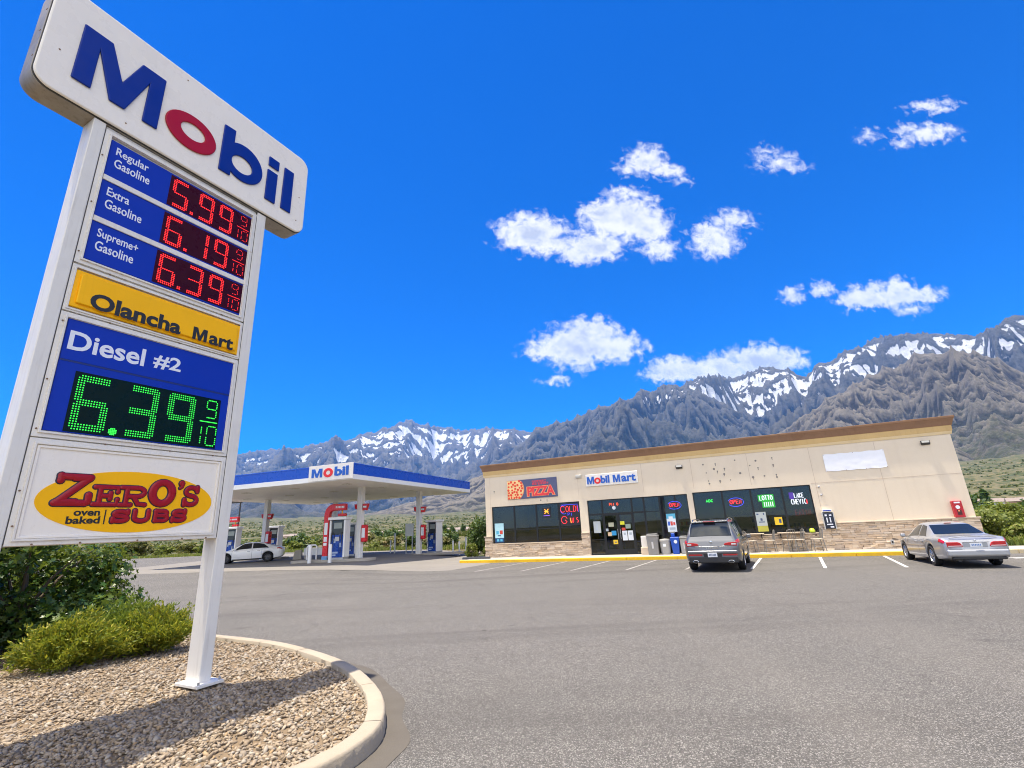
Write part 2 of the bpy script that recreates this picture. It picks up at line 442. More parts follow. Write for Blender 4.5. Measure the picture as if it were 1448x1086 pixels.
range_mesh('hills', [(1290,655),(1330,640),(1352,634),(1385,650),(1420,668),(1448,676),(1500,668),(1600,660)],
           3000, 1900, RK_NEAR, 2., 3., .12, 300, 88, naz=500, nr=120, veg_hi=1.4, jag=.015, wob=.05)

# ------------------------------------------------------------------ haze: real air in one closed box
HZ = MB().box(-17800, -17800, -300, 17800, 17800, 3700)
ho = HZ.build('haze', None or bpy.data.materials.new('air'))
am = bpy.data.materials['air']; am.use_nodes = True; at_ = am.node_tree; at_.nodes.clear()
ao = at_.nodes.new('ShaderNodeOutputMaterial'); pv = at_.nodes.new('ShaderNodeVolumePrincipled')
pv.inputs['Color'].default_value = (.07, .34, 1, 1); pv.inputs['Density'].default_value = 2.7e-5; pv.inputs['Anisotropy'].default_value = 0
at_.links.new(pv.outputs[0], ao.inputs['Volume'])
ho['kind'] = 'stuff'; ho['label'] = 'thin blue air over the valley'; ho.visible_shadow = True

# ------------------------------------------------------------------ clouds: in the world sky by compass direction, plus added fill cloud
def sky_clouds():
    t = wt
    tc = t.nodes.new('ShaderNodeTexCoord'); sp = N(t, 'SeparateXYZ'); t.links.new(tc.outputs['Generated'], sp.inputs[0])
    y = mth(t, 'MAXIMUM', sp.outputs[1], .04)
    X = mth(t, 'DIVIDE', sp.outputs[0], y); Z = mth(t, 'DIVIDE', sp.outputs[2], y)
    cb = N(t, 'CombineXYZ'); t.links.new(X, cb.inputs[0]); t.links.new(Z, cb.inputs[1]); P0 = cb.outputs[0]
    def vec(op, a, b=None, s=None):
        n = N(t, 'VectorMath', operation=op); t.links.new(a, n.inputs[0])
        if isinstance(b, bpy.types.NodeSocket): t.links.new(b, n.inputs[1])
        elif b is not None: n.inputs[1].default_value = b
        if s is not None: n.inputs['Scale'].default_value = s
        return n.outputs['Value'] if op == 'LENGTH' else n.outputs[0]
    def nz(v, sc, det, out=1, rough=.55, dist=0):
        n = N(t, 'TexNoise'); n.inputs['Scale'].default_value = sc; n.inputs['Detail'].default_value = det; n.inputs['Roughness'].default_value = rough; n.inputs['Distortion'].default_value = dist
        t.links.new(v, n.inputs['Vector']); return n.outputs[out]
    w1 = vec('SCALE', vec('SUBTRACT', nz(P0, 26, 3), (.5,.5,.5)), s=.052)
    w2 = vec('SCALE', vec('SUBTRACT', nz(P0, 80, 3, 1, .5), (.5,.5,.5)), s=.024)
    P = vec('ADD', P0, vec('ADD', w1, w2))
    BL = [  # photo position, radii in photo pixels, strength
      (882,312,58,27,1.),(850,300,34,16,.9),(915,325,34,18,.9),(842,348,42,20,.95),(810,357,26,13,.8),
      (752,328,50,25,1.),(736,340,30,13,.8),(785,345,30,14,.8),
      (914,228,30,20,.75),(940,242,30,11,.65),(890,240,22,8,.5),(962,255,16,8,.4),
      (888,276,32,10,.55),(918,281,18,7,.45),
      (932,350,26,16,.7),(918,356,18,7,.5),
      (1012,342,34,20,.8),(998,330,24,11,.7),(1034,310,34,12,.6),(1056,318,16,7,.4),
      (1100,230,32,13,.5),(1082,216,24,9,.35),(1120,238,24,7,.35),
      (1318,152,36,9,.5),(1338,146,18,8,.4),(1308,188,44,13,.6),(1332,184,26,9,.5),(1274,202,18,8,.4),(1230,192,18,11,.38),
      (1242,420,56,15,.85),(1210,427,32,11,.7),(1292,418,42,13,.8),(1268,405,26,12,.7),(1290,438,26,8,.5),
      (1122,416,20,11,.55),(1162,410,18,10,.5),
      (822,490,66,26,1.05),(838,470,38,19,1.),(785,497,44,13,.85),(875,490,34,16,.9),(758,499,24,8,.6),
      (783,539,24,7,.5),(918,489,11,5,.3),
      (962,522,48,17,.95),(1010,522,56,19,1.),(1078,510,56,20,1.),(1115,508,28,13,.8),(930,531,26,9,.6)]
    acc = None; low = None
    for px, py, rx, ry, st in BL:
        def g(x, y_): d = ray(x, y_); return np.array([d[0]/d[1], d[2]/d[1]])
        c = g(px, py); J = np.stack([(g(px+1, py)-g(px-1, py))/2, (g(px, py+1)-g(px, py-1))/2], 1)
        U, S, Vt = np.linalg.svd(J@np.diag([rx*1.28, ry*1.42]))
        mp = N(t, 'Mapping', vector_type='TEXTURE'); t.links.new(P, mp.inputs[0])
        mp.inputs['Location'].default_value = (c[0], c[1], 0); mp.inputs['Rotation'].default_value = (0, 0, math.atan2(U[1, 0], U[0, 0])); mp.inputs['Scale'].default_value = (S[0], S[1], 1)
        v = mth(t, 'SUBTRACT', 1., vec('LENGTH', mp.outputs[0]))
        v = mth(t, 'MULTIPLY', v, st)
        acc = v if acc is None else mth(t, 'SMOOTH_MAX', acc, v); 
        if acc.node.operation == 'SMOOTH_MAX': acc.node.inputs[2].default_value = .12
    n1 = nz(P0, 46, 5, 0, .52, .5)
    dens = mth(t, 'ADD', acc, mth(t, 'MULTIPLY', mth(t, 'SUBTRACT', n1, .5), .95))
    al = N(t, 'MapRange', interpolation_type='SMOOTHSTEP'); al.inputs[1].default_value = .0; al.inputs[2].default_value = .58; t.links.new(dens, al.inputs[0])
    # relief: thickness here against thickness a little way towards the sun
    off = vec('ADD', P0, (-.010, .016, 0))
    n2 = nz(off, 46, 4, 0, .54, .5)
    lit = mth(t, 'SUBTRACT', n1, n2)
    thick = N(t, 'MapRange', interpolation_type='SMOOTHSTEP'); thick.inputs[1].default_value = .30; thick.inputs[2].default_value = .95; t.links.new(dens, thick.inputs[0])
    big = nz(P0, 17, 3, 0)
    sh = mth(t, 'ADD', mth(t, 'MULTIPLY', lit, -.42), mth(t, 'MULTIPLY', mth(t, 'MULTIPLY', thick.outputs[0], ramp(t, big, [(.38, 0.), (.62, 1.)])), .60))
    col = ramp(t, sh, [(0., (.50,.50,.505)), (.22, (.40,.415,.45)), (.5, (.30,.325,.39))])
    bg2 = t.nodes.new('ShaderNodeBackground'); t.links.new(col, bg2.inputs[0]); bg2.inputs[1].default_value = 1.
    mx = t.nodes.new('ShaderNodeMixShader'); t.links.new(al.outputs[0], mx.inputs[0]); t.links.new(bg.outputs[0], mx.inputs[1]); t.links.new(bg2.outputs[0], mx.inputs[2])
    # unseen bright broken cloud added behind the camera to fill shaded fronts
    v2 = tc.outputs['Generated']
    n3 = nz(v2, 3.2, 8, 0, .6, .4)
    k = N(t, 'MapRange', interpolation_type='SMOOTHSTEP'); k.inputs[1].default_value = .37; k.inputs[2].default_value = .50; t.links.new(n3, k.inputs[0])
    bk = N(t, 'MapRange', interpolation_type='SMOOTHSTEP'); bk.inputs[1].default_value = -.10; bk.inputs[2].default_value = -.42; t.links.new(sp.outputs[1], bk.inputs[0])
    up = N(t, 'MapRange', interpolation_type='SMOOTHSTEP'); up.inputs[1].default_value = .02; up.inputs[2].default_value = .14; t.links.new(sp.outputs[2], up.inputs[0])
    m2 = mth(t, 'MULTIPLY', mth(t, 'MULTIPLY', k.outputs[0], bk.outputs[0]), up.outputs[0])
    bg3 = t.nodes.new('ShaderNodeBackground'); t.links.new(ramp(t, nz(v2, 7, 5, 0), [(.35, (1.15,1.12,1.06)), (.65, (1.6,1.52,1.38))]), bg3.inputs[0]); bg3.inputs[1].default_value = 1.
    mx2 = t.nodes.new('ShaderNodeMixShader'); t.links.new(m2, mx2.inputs[0]); t.links.new(mx.outputs[0], mx2.inputs[1]); t.links.new(bg3.outputs[0], mx2.inputs[2])
    t.links.new(mx2.outputs[0], wo.inputs[0])
sky_clouds()

# ------------------------------------------------------------------ asphalt lot
def asphalt_mat():
    m, t, b, o = nt('asphalt')
    v = coords(t)
    big = noise(t, v, .16, 6, .6, .5); mid = noise(t, v, 1.3, 6, .65); fine = noise(t, v, 55, 3, .7)
    c = mix(t, ramp(t, big, [(.3, 0.), (.7, 1.)]), (.075,.0705,.064), (.098,.092,.084))
    c = mix(t, ramp(t, mid, [(.35, .55), (.68, 0.)]), c, (.083,.075,.066))
    vo = N(t, 'TexVoronoi'); vo.inputs['Scale'].default_value = 115; t.links.new(v, vo.inputs['Vector'])
    hsv = N(t, 'SeparateColor'); t.links.new(vo.outputs['Color'], hsv.inputs[0])
    c = mix(t, ramp(t, hsv.outputs[0], [(.0, .75), (.52, 0.)]), c, (.028,.030,.029))
    c = mix(t, ramp(t, hsv.outputs[1], [(.66, 0.), (1., .72)]), c, (.34,.32,.295))
    # oil and tyre darkening, long streaks along the drive lanes
    st = noise(t, coords(t, (.05, .45, 1), rot=(0,0,R(24))), 1.6, 6, .6, .6)
    c = mix(t, ramp(t, st, [(.5, 0.), (.70, .55)]), c, (.062,.057,.052))
    st2 = noise(t, coords(t, (.3, .04, 1), rot=(0,0,R(-16))), 1.8, 6, .6, .4)
    c = mix(t, ramp(t, st2, [(.50, 0.), (.74, .22)]), c, (.16,.146,.128))
    # oil drips and small stains
    c = mix(t, ramp(t, noise(t, v, .75, 5, .6, .8), [(.63, 0.), (.72, .5)]), c, (.045,.042,.039))
    c = mix(t, ramp(t, noise(t, v, 3.1, 3, .5), [(.70, 0.), (.74, .6)]), c, (.04,.037,.034))
    # cracks: edges of large warped cells
    wv = N(t, 'VectorMath', operation='ADD')
    nn = N(t, 'TexNoise'); nn.inputs['Scale'].default_value = .55; nn.inputs['Detail'].default_value = 6; t.links.new(v, nn.inputs['Vector'])
    t.links.new(v, wv.inputs[0]); t.links.new(nn.outputs['Color'], wv.inputs[1])
    vc = N(t, 'TexVoronoi', feature='DISTANCE_TO_EDGE'); vc.inputs['Scale'].default_value = .17; t.links.new(wv.outputs[0], vc.inputs['Vector'])
    cr = ramp(t, vc.outputs['Distance'], [(.0, 1.), (.0035, .75), (.006, 0.)])
    cr = mth(t, 'MULTIPLY', cr, ramp(t, noise(t, v, .22, 3), [(.52, 0.), (.66, .35)]))
    c = mix(t, cr, c, (.04,.038,.036))
    setc(t, b, c); b.inputs['Roughness'].default_value = .88; b.inputs['Specular IOR Level'].default_value = .3
    h = mth(t, 'ADD', mth(t, 'MULTIPLY', fine, .5), mth(t, 'MULTIPLY', vo.outputs['Distance'], .8))
    bump(t, b, mth(t, 'SUBTRACT', h, cr), .55, .012)
    return m
ASPH = asphalt_mat()
LOT = [(-80,70),(-42,60),(-27.6,57.5),(-13.2,46),(-4.5,43),(-3.0,36),(-2.2,30),(22,21.2),(60,4.5),(60,-25),(-80,-25)]
def draped_sheet(name, poly, mat, z, step=1.5):
    bm = bmesh.new()
    f = bm.faces.new([bm.verts.new((x, y, 0)) for x, y in poly])
    xs = [p[0] for p in poly]; ys = [p[1] for p in poly]
    k = math.ceil(min(xs)/step)*step
    while k < max(xs):
        bmesh.ops.bisect_plane(bm, geom=bm.verts[:]+bm.edges[:]+bm.faces[:], plane_co=(k,0,0), plane_no=(1,0,0)); k += step
    k = math.ceil(min(ys)/step)*step
    while k < max(ys):
        bmesh.ops.bisect_plane(bm, geom=bm.verts[:]+bm.edges[:]+bm.faces[:], plane_co=(0,k,0), plane_no=(0,1,0)); k += step
    for v in bm.verts: v.co.z = float(gz(v.co.x, v.co.y))+z
    bmesh.ops.recalc_face_normals(bm, faces=bm.faces[:])
    if bm.faces[:] and sum(f.normal.z for f in bm.faces) < 0: bmesh.ops.reverse_faces(bm, faces=bm.faces[:])
    me = bpy.data.meshes.new(name); bm.to_mesh(me); bm.free(); me.materials.append(mat)
    return struct(link(name, me))
draped_sheet('road', LOT, ASPH, 0.0)

# ------------------------------------------------------------------ building frame of reference
BX, BY, BYAW = -2.014, 30.632, R(-23.78)
BU = np.array([math.cos(BYAW), math.sin(BYAW)]); BN = np.array([math.sin(BYAW), -math.cos(BYAW)])
def bw(u, n): 
    """facade coordinates (along, out from the wall) to the ground plane"""
    p = np.array([BX, BY])+BU*u+BN*n; return float(p[0]), float(p[1])
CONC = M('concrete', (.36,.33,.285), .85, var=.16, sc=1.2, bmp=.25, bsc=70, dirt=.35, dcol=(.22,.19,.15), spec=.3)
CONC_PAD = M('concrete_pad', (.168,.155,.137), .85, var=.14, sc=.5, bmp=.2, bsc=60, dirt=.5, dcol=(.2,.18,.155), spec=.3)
YEL = M('yellow_kerb_paint', (.80,.47,.018), .6, var=.14, sc=1.4, bmp=.2, bsc=40, dirt=.55, dcol=(.30,.21,.07), spec=.35)
WHITE_LINE = M('road_paint', (.62,.61,.58), .75, var=.15, sc=3, bmp=.3, bsc=50, dirt=.75, dcol=(.2,.19,.18), spec=.3)
# concrete pad below the canopy
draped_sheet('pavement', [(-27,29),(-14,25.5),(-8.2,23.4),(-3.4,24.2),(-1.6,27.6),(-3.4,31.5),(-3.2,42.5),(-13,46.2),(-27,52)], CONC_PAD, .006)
# footway in front of the shop with its yellow kerb
mb = MB()
def ublock(mb, u0, u1, n0, n1, z0, z1):
    P = [bw(u0, n0), bw(u1, n0), bw(u1, n1), bw(u0, n1)]
    vs = [(x, y, z0) for x, y in P]+[(x, y, z1) for x, y in P]
    return mb.add(vs, [(0,1,2,3),(7,6,5,4),(0,4,5,1),(1,5,6,2),(2,6,7,3),(3,7,4,0)])
u = -.6
while u < 46:
    ublock(mb, u, u+1.49, .0, 1.86, -.05, .148); u += 1.5
struct(mb.build('pavement', CONC, bevel=.008))
for a, b_ in ((-.75, 21.2), (21.2, 46)):
    mb = MB(); u = a
    while u < b_-.05:
        L = min(2.4, b_-u); ublock(mb, u, u+L-.012, 1.863, 2.02, -.05, .152); u += L
    struct(mb.build('kerb', YEL if a < 20 else M('kerb_worn', (.5,.42,.27), .8, var=.2, sc=1.5, dirt=.5, dcol=(.5,.3,.05)), bevel=.02))
# wheel stop lying left of the shop
WORN_LINE = M('worn_road_paint', (.30,.285,.265), .8, var=.25, sc=3, bmp=.3, bsc=50, dirt=.95, dcol=(.12,.11,.10), spec=.3)
# painted bays
for k in range(9):
    u0 = 19.34-2.26*k
    mb = MB(); a = R(5.5); nseg = 9
    for side in (0,):
        P = []
        for i in range(nseg+1):
            n = 2.2+4.9*i/nseg; uu = u0-(n-2.2)*math.tan(a)
            for d in (-.05, .05):
                x, y = bw(uu+d, n); P.append((x, y, float(gz(x, y))+.005))
        mb.add(P, [(2*i, 2*i+1, 2*i+3, 2*i+2) for i in range(nseg)])
    struct(mb.build('road_marking', WHITE_LINE if k < 3 else WORN_LINE))
for u0, n0, L, ang in ((26.5, 3.2, 7, -32), (28.5, 3.0, 7, -32)):
    mb = MB(); c, s = math.cos(R(ang)), math.sin(R(ang)); P = []
    for i in range(8):
        for d in (-.05, .05):
            x, y = bw(u0-L*i/7*math.cos(R(ang))-d*s, n0-L*i/7*math.sin(R(ang))*.35+d); P.append((x, y, .005))
    mb.add(P, [(2*i, 2*i+1, 2*i+3, 2*i+2) for i in range(7)]); struct(mb.build('road_marking', WHITE_LINE))

# ------------------------------------------------------------------ gravel bed and its kerb
OUT = [(-30,17.5),(-20,14.6),(-13,12.55),(-9.2,11.3),(-6.66,10.3),(-5.71,9.82),(-4.85,9.35),(-4.04,8.84),(-3.05,7.98),(-2.3,7.15),(-1.77,6.31),(-1.49,5.68),(-1.36,5.09),(-1.42,4.66),(-1.62,4.25),(-2.05,3.72),(-2.7,3.15),(-3.6,2.55),(-5.2,1.8),(-8,1.0),(-14,.2),(-30,-.5)]
def spline(P, k=8):
    P = [np.array(p, float) for p in P]; out = []
    for i in range(len(P)-1):
        p0 = P[max(i-1, 0)]; p1 = P[i]; p2 = P[i+1]; p3 = P[min(i+2, len(P)-1)]
        for j in range(k):
            t = j/k; out.append(.5*((2*p1)+(-p0+p2)*t+(2*p0-5*p1+4*p2-p3)*t*t+(-p0+3*p1-3*p2+p3)*t**3))
    out.append(P[-1]); return np.array(out)
oc = spline(OUT, 14)
tg = np.gradient(oc, axis=0); tg /= np.linalg.norm(tg, axis=1)[:, None]
inn = np.stack([tg[:, 1], -tg[:, 0]], 1)   # points into the bed
KW = .17
mb = MB()
prof = [(-.022, -.05), (-.006, .125), (.006, .143), (.02, .149), (KW-.012, .151), (KW-.002, .142), (KW, .02)]
L = 0; start = 0
def kerb_piece(i0, i1):
    P = []
    for i in range(i0, i1+1):
        e = 0.006 if i in (i0,) else (-.006 if i == i1 else 0)
        P.append([(oc[i][0]+inn[i][0]*(d+rnd.gauss(0, .0018))+tg[i][0]*e, oc[i][1]+inn[i][1]*(d+rnd.gauss(0, .0018))+tg[i][1]*e, h+rnd.gauss(0, .0012)) for d, h in prof])
    n0 = len(mb.v); mb.grid(P); m_ = len(prof); k = i1-i0
    mb.f.append([n0+j for j in range(m_)]); mb.mi.append(0); mb.f.append([n0+k*m_+j for j in range(m_)][::-1]); mb.mi.append(0)
i = 0
while i < len(oc)-1:
    j = i; d = 0
    while j < len(oc)-1 and d < 1.25: d += np.linalg.norm(oc[j+1]-oc[j]); j += 1
    kerb_piece(i, j); i = j
bm = None
KERB = M('kerb_concrete', (.30,.258,.198), .88, var=.16, sc=2.2, bmp=.3, bsc=45, dirt=.45, dcol=(.26,.20,.13), spec=.25)
struct(mb.build('kerb', KERB, smooth=50))
# worn strip of patched asphalt along the outside of the kerb
sp = oc-inn*.003; wd = .26+.05*np.array([math.sin(k*.11)+.6*math.sin(k*.27) for k in range(len(oc))])
so_ = oc-inn*wd[:, None]
P = [[(a[0], a[1], float(gz(*a))+.004), ((a[0]+b_[0])/2, (a[1]+b_[1])/2, .006), (b_[0], b_[1], float(gz(*b_))+.004)] for a, b_ in zip(sp[49:262], so_[49:262])]
struct(MB().grid([r[::-1] for r in P]).build('pavement', M('worn_patch', (.092,.082,.069), .9, var=.22, sc=1.6, bmp=.5, bsc=60, dirt=.5, dcol=(.10,.085,.07), spec=.2)))
ic = oc+inn*(KW-.01)
BED = M('gravel_bed', (.17,.125,.08), .95, var=.3, sc=14, bmp=1., bsc=40, dirt=.3, dcol=(.12,.09,.06), spec=.1)
bm = bmesh.new(); f = bm.faces.new([bm.verts.new((x, y, 0)) for x, y in ic])
for ax in (0, 1):
    lo, hi = (-9, 0) if ax == 0 else (0, 13)
    k = lo
    while k < hi:
        bmesh.ops.bisect_plane(bm, geom=bm.verts[:]+bm.edges[:]+bm.faces[:], plane_co=(k,0,0) if ax == 0 else (0,k,0), plane_no=(1,0,0) if ax == 0 else (0,1,0)); k += .3
def bedz(x, y): return .075+.05*float(fbm(x*.6, y*.6, 3, 4))
for v in bm.verts: v.co.z = bedz(v.co.x, v.co.y)
if sum(f.normal.z for f in bm.faces) < 0: bmesh.ops.reverse_faces(bm, faces=bm.faces[:])
me = bpy.data.meshes.new('gravel_bed'); bm.to_mesh(me); bm.free(); me.materials.append(BED); struct(link('gravel_bed', me, smooth=180))
def stones():
    m, t, b, o = nt('gravel_stone')
    g = N(t, 'NewGeometry')
    c = ramp(t, g.outputs['Random Per Island'], [(0., (.11,.088,.065)), (.2, (.29,.225,.155)), (.4, (.35,.285,.21)), (.55, (.23,.175,.115)), (.72, (.235,.215,.19)), (.88, (.42,.37,.295)), (1., (.33,.215,.105))])
    n = noise(t, coords(t), 40, 4); c = mix(t, n, c, mix(t, .5, c, (.2,.15,.1)), 'MIX')
    setc(t, b, c); b.inputs['Roughness'].default_value = .9; b.inputs['Specular IOR Level'].default_value = .2
    bm = bmesh.new(); bmesh.ops.create_icosphere(bm, subdivisions=1, radius=1); 
    base = np.array([v.co[:] for v in bm.verts]); fc = np.array([[v.index for v in f.verts] for f in bm.faces]); bm.free()
    from mathutils.geometry import intersect_point_tri_2d
    poly = ic
    # random points in the visible part of the bed
    n = 90000
    x = rng.uniform(-9.5, -1.3, n); y = rng.uniform(2.6, 10.6, n)
    ins = np.zeros(n, bool)
    px, py = poly[:, 0], poly[:, 1]; j = len(poly)-1
    for i in range(len(poly)):
        cnd = ((py[i] > y) != (py[j] > y)) & (x < (px[j]-px[i])*(y-py[i])/(py[j]-py[i]+1e-12)+px[i]); ins ^= cnd; j = i
    ins &= (x*.9+y*.5 > -6.3)
    x, y = x[ins], y[ins]; d = np.hypot(x, y)
    keep = rng.random(len(x)) < np.clip(6.2/d, .35, 1)*.95
    x, y = x[keep], y[keep]; n = len(x)
    s = np.minimum(rng.lognormal(math.log(.0150), .40, n), .030)
    sc = np.stack([s*rng.uniform(.9, 1.7, n), s*rng.uniform(.7, 1.1, n), s*rng.uniform(.38, .7, n)], 1)
    jit = 1+rng.normal(0, .13, (n, len(base), 1))
    P = base[None]*jit*sc[:, None]
    a = rng.uniform(0, 2*math.pi, n); tl = rng.normal(0, .45, n)
    ct, st = np.cos(tl)[:, None], np.sin(tl)[:, None]
    P = np.stack([P[..., 0]*ct-P[..., 2]*st, P[..., 1], P[..., 0]*st+P[..., 2]*ct], -1)
    ca, sa = np.cos(a)[:, None], np.sin(a)[:, None]
    P = np.stack([P[..., 0]*ca-P[..., 1]*sa, P[..., 0]*sa+P[..., 1]*ca, P[..., 2]], -1)
    z = .075+.05*fbm(x*.6, y*.6, 3, 4)+rng.uniform(.0, .016, n)
    P += np.stack([x, y, z], 1)[:, None]
    F = (fc[None]+(np.arange(n)*len(base))[:, None, None]).reshape(-1, 3)
    o = np_mesh('gravel', P.reshape(-1, 3), F, m, smooth=False)
    tag(o, 'tan landscaping gravel around the price sign', 'gravel', kind='stuff')
stones()
def glyph_m(mb, x0, x1, z0, z1, y, depth, st=.22):
    w_ = x1-x0; p = lambda a, b: (x0+a*w_, z0+b*(z1-z0))
    return mb.prism([p(0,0),p(0,1),p(st*1.35,1),p(.5,.38),p(1-st*1.35,1),p(1,1),p(1,0),p(1-st,0),p(1-st,.66),p(.5+st*.42,0),p(.5-st*.42,0),p(st,.66),p(st,0)], y-depth, y)
# ------------------------------------------------------------------ the price sign
SX, SY, SYAW = -4.115, 6.759, R(62.53)
SU = (math.cos(SYAW), math.sin(SYAW))
sign = thing('price_sign', 'tall white two-post fuel price sign standing in the gravel bed', 'sign',
             (SX-SU[0]*2.249, SY-SU[1]*2.249, .1), SYAW)
WHT = M('white_painted_steel', (.72,.69,.63), .42, var=.06, sc=2.5, bmp=.06, bsc=30, dirt=.12, dcol=(.36,.31,.25), streak=.32, spec=.4)
WHT2 = M('white_trim', (.75,.71,.64), .4, var=.05, sc=3, dirt=.18, dcol=(.34,.28,.2), streak=.22, spec=.4)
ACR = M('white_acrylic', (.76,.715,.645), .3, var=.04, sc=1.5, dirt=.06, dcol=(.45,.40,.33), streak=.10, spec=.5)
def add_glow(m, col, s):  # faint glow added to brighten the shaded sign faces
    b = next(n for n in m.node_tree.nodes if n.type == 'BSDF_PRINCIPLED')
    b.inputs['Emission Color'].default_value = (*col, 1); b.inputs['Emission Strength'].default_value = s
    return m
ACR_GLOW = add_glow(M('glowing_white_acrylic', (.76,.715,.645), .3, var=.04, sc=1.5, dirt=.06, dcol=(.45,.40,.33), streak=.10, spec=.4), (1, .86, .66), .03)
RIM = M('weathered_metal_rim', (.33,.30,.26), .5, metal=.3, var=.22, sc=4, bmp=.1, bsc=30, dirt=.5, dcol=(.13,.10,.07), streak=.45, spec=.4)
SEAL = M('dark_seal', (.07,.065,.06), .7, var=.2, sc=8)
BLUE = M('sign_blue', (.003,.028,.33), .42, var=.06, sc=2, dirt=.05, dcol=(.03,.06,.25), spec=.2)
BLUE_D = M('sign_blue_groove', (.003,.02,.16), .5, var=.05, sc=2)
BLUE = add_glow(BLUE, (.004, .04, .42), .05)
LBLUE = M('letter_blue', (.003,.028,.25), .38, var=.06, sc=3, spec=.22)
LRED = M('letter_red', (.40,.006,.03), .38, var=.07, sc=3, spec=.22)
YELL = M('sign_yellow', (.86,.44,.003), .45, var=.07, sc=2, dirt=.12, dcol=(.5,.25,.01), streak=.12, spec=.2)
YELL = add_glow(YELL, (1, .5, .004), .03)
BLK = M('black_lettering', (.012,.012,.012), .45, var=.2, sc=5)
WLET = M('white_lettering', (.74,.76,.82), .4, var=.03, sc=4)
DISP_R = M('red_display_glass', (.042,.003,.008), .3, var=.2, sc=3, spec=.15)
DISP_G = M('green_display_glass', (.002,.012,.009), .3, var=.25, sc=3, spec=.15)
LED_R = emit('red_led', (1, .02, .018), 1.0)
LED_G = emit('green_led', (.035, 1, .07), .7)
RUST = M('rusty_fixing', (.20,.12,.07), .8, var=.4, sc=60)
PW = .156; PD = .30
for u0, u1, first in ((0., .134, 0), (2.249, 2.405, 1)):
    p = MB().box(u0, 0, .0, u1, PD, 6.965).build('post', WHT, sign, bevel=.012)
    bp = MB(); bp.box(u0-.09, -.13, -.02, u1+.09, PD+.06, .016)
    o = bp.build('base_plate', WHT, p, bevel=.006)
    for x in (u0-.055, u1+.055):
        for y in (-.09, PD+.03): MB().cyl((x, y, .014), (x, y, .045), .016, n=6).build('anchor_bolt', M('galvanised', (.4,.4,.4), .5, metal=.8, var=.2), p)
cab = MB().box(.136, .035, 1.752, 2.247, .27, 6.96).build('cabinet', WHT, sign, bevel=.006)
# thin dark seams beside the posts and between the bays
mb = MB()
for x in (.134, 2.243):
    mb.box(x, .006, 1.77, x+.006, .036, 6.95)
mb.build('seam', SEAL, cab)
def bay(z0, z1, w=.058, name='panel_frame', x0=.142, x1=2.241, y0=-.004):
    mb = MB(); mb.frame(x0, x1, z0, z1, w, .004, .034)
    mb.frame(x0+w*.62, x1-w*.62, z0+w*.62, z1-w*.62, .022, y0-.012, .004)
    return mb.build(name, WHT2, sign, bevel=.004)
bay(4.955, 6.905, .075); bay(4.335, 4.93, .035, y0=.004); bay(2.865, 4.318, .07); bay(1.757, 2.852, .07)
mb = MB()
for x, z in ((.16,6.5),(.165,5.8),(.16,5.1),(.5,4.945),(1.2,4.945),(1.9,4.945),(.17,4.2),(.16,3.5),(.17,2.95),(.8,2.858),(1.5,2.858),(2.05,2.858),(.16,2.3),(.17,1.95),(.35,1.768),(.75,1.768),(1.3,1.768),(1.8,1.768),(2.1,1.768),(.6,4.325),(1.4,4.325),(2.0,4.325)):
    MB().cyl((x, .004, z), (x, -.006, z), .009, n=8).build('screw', RUST, cab)
# seven segment digits made of lamps
SEG = {'0':'abcdef','1':'bc','2':'abged','3':'abgcd','4':'fgbc','5':'afgcd','6':'afgedc','7':'abc','8':'abcdefg','9':'abcdfg'}
def digit(mb, ch, x0, x1, z0, z1, nx, nz, th, y, rad):
    mid = (nz-1)/2
    on = set()
    for s in SEG[ch]:
        for i in range(nx):
            for j in range(nz):
                h = th/2
                if s == 'a' and j >= nz-th and 1 <= i <= nx-2: on.add((i, j))
                if s == 'd' and j < th and 1 <= i <= nx-2: on.add((i, j))
                if s == 'g' and abs(j-mid) < h and 1 <= i <= nx-2: on.add((i, j))
                if s == 'f' and i < th and mid < j < nz-1: on.add((i, j))
                if s == 'e' and i < th and 0 < j < mid: on.add((i, j))
                if s == 'b' and i >= nx-th and mid < j < nz-1: on.add((i, j))
                if s == 'c' and i >= nx-th and 0 < j < mid: on.add((i, j))
    for i, j in on:
        x = x0+(x1-x0)*(i/(nx-1) if nx > 1 else .5); z = z0+(z1-z0)*j/(nz-1)
        lamp(mb, x, z, y, rad)
def lamp(mb, x, z, y, r):
    n = 6
    mb.add([(x, y-.003, z)]+[(x+r*math.cos(k*math.pi/3), y, z+r*math.sin(k*math.pi/3)) for k in range(n)], [(0, 1+(k+1) % n, 1+k)[::-1] if False else (0, 1+k, 1+(k+1) % n) for k in range(n)])
def lineoflamps(mb, x0, x1, z, n, y, r):
    for i in range(n): lamp(mb, x0+(x1-x0)*i/(n-1), z, y, r)
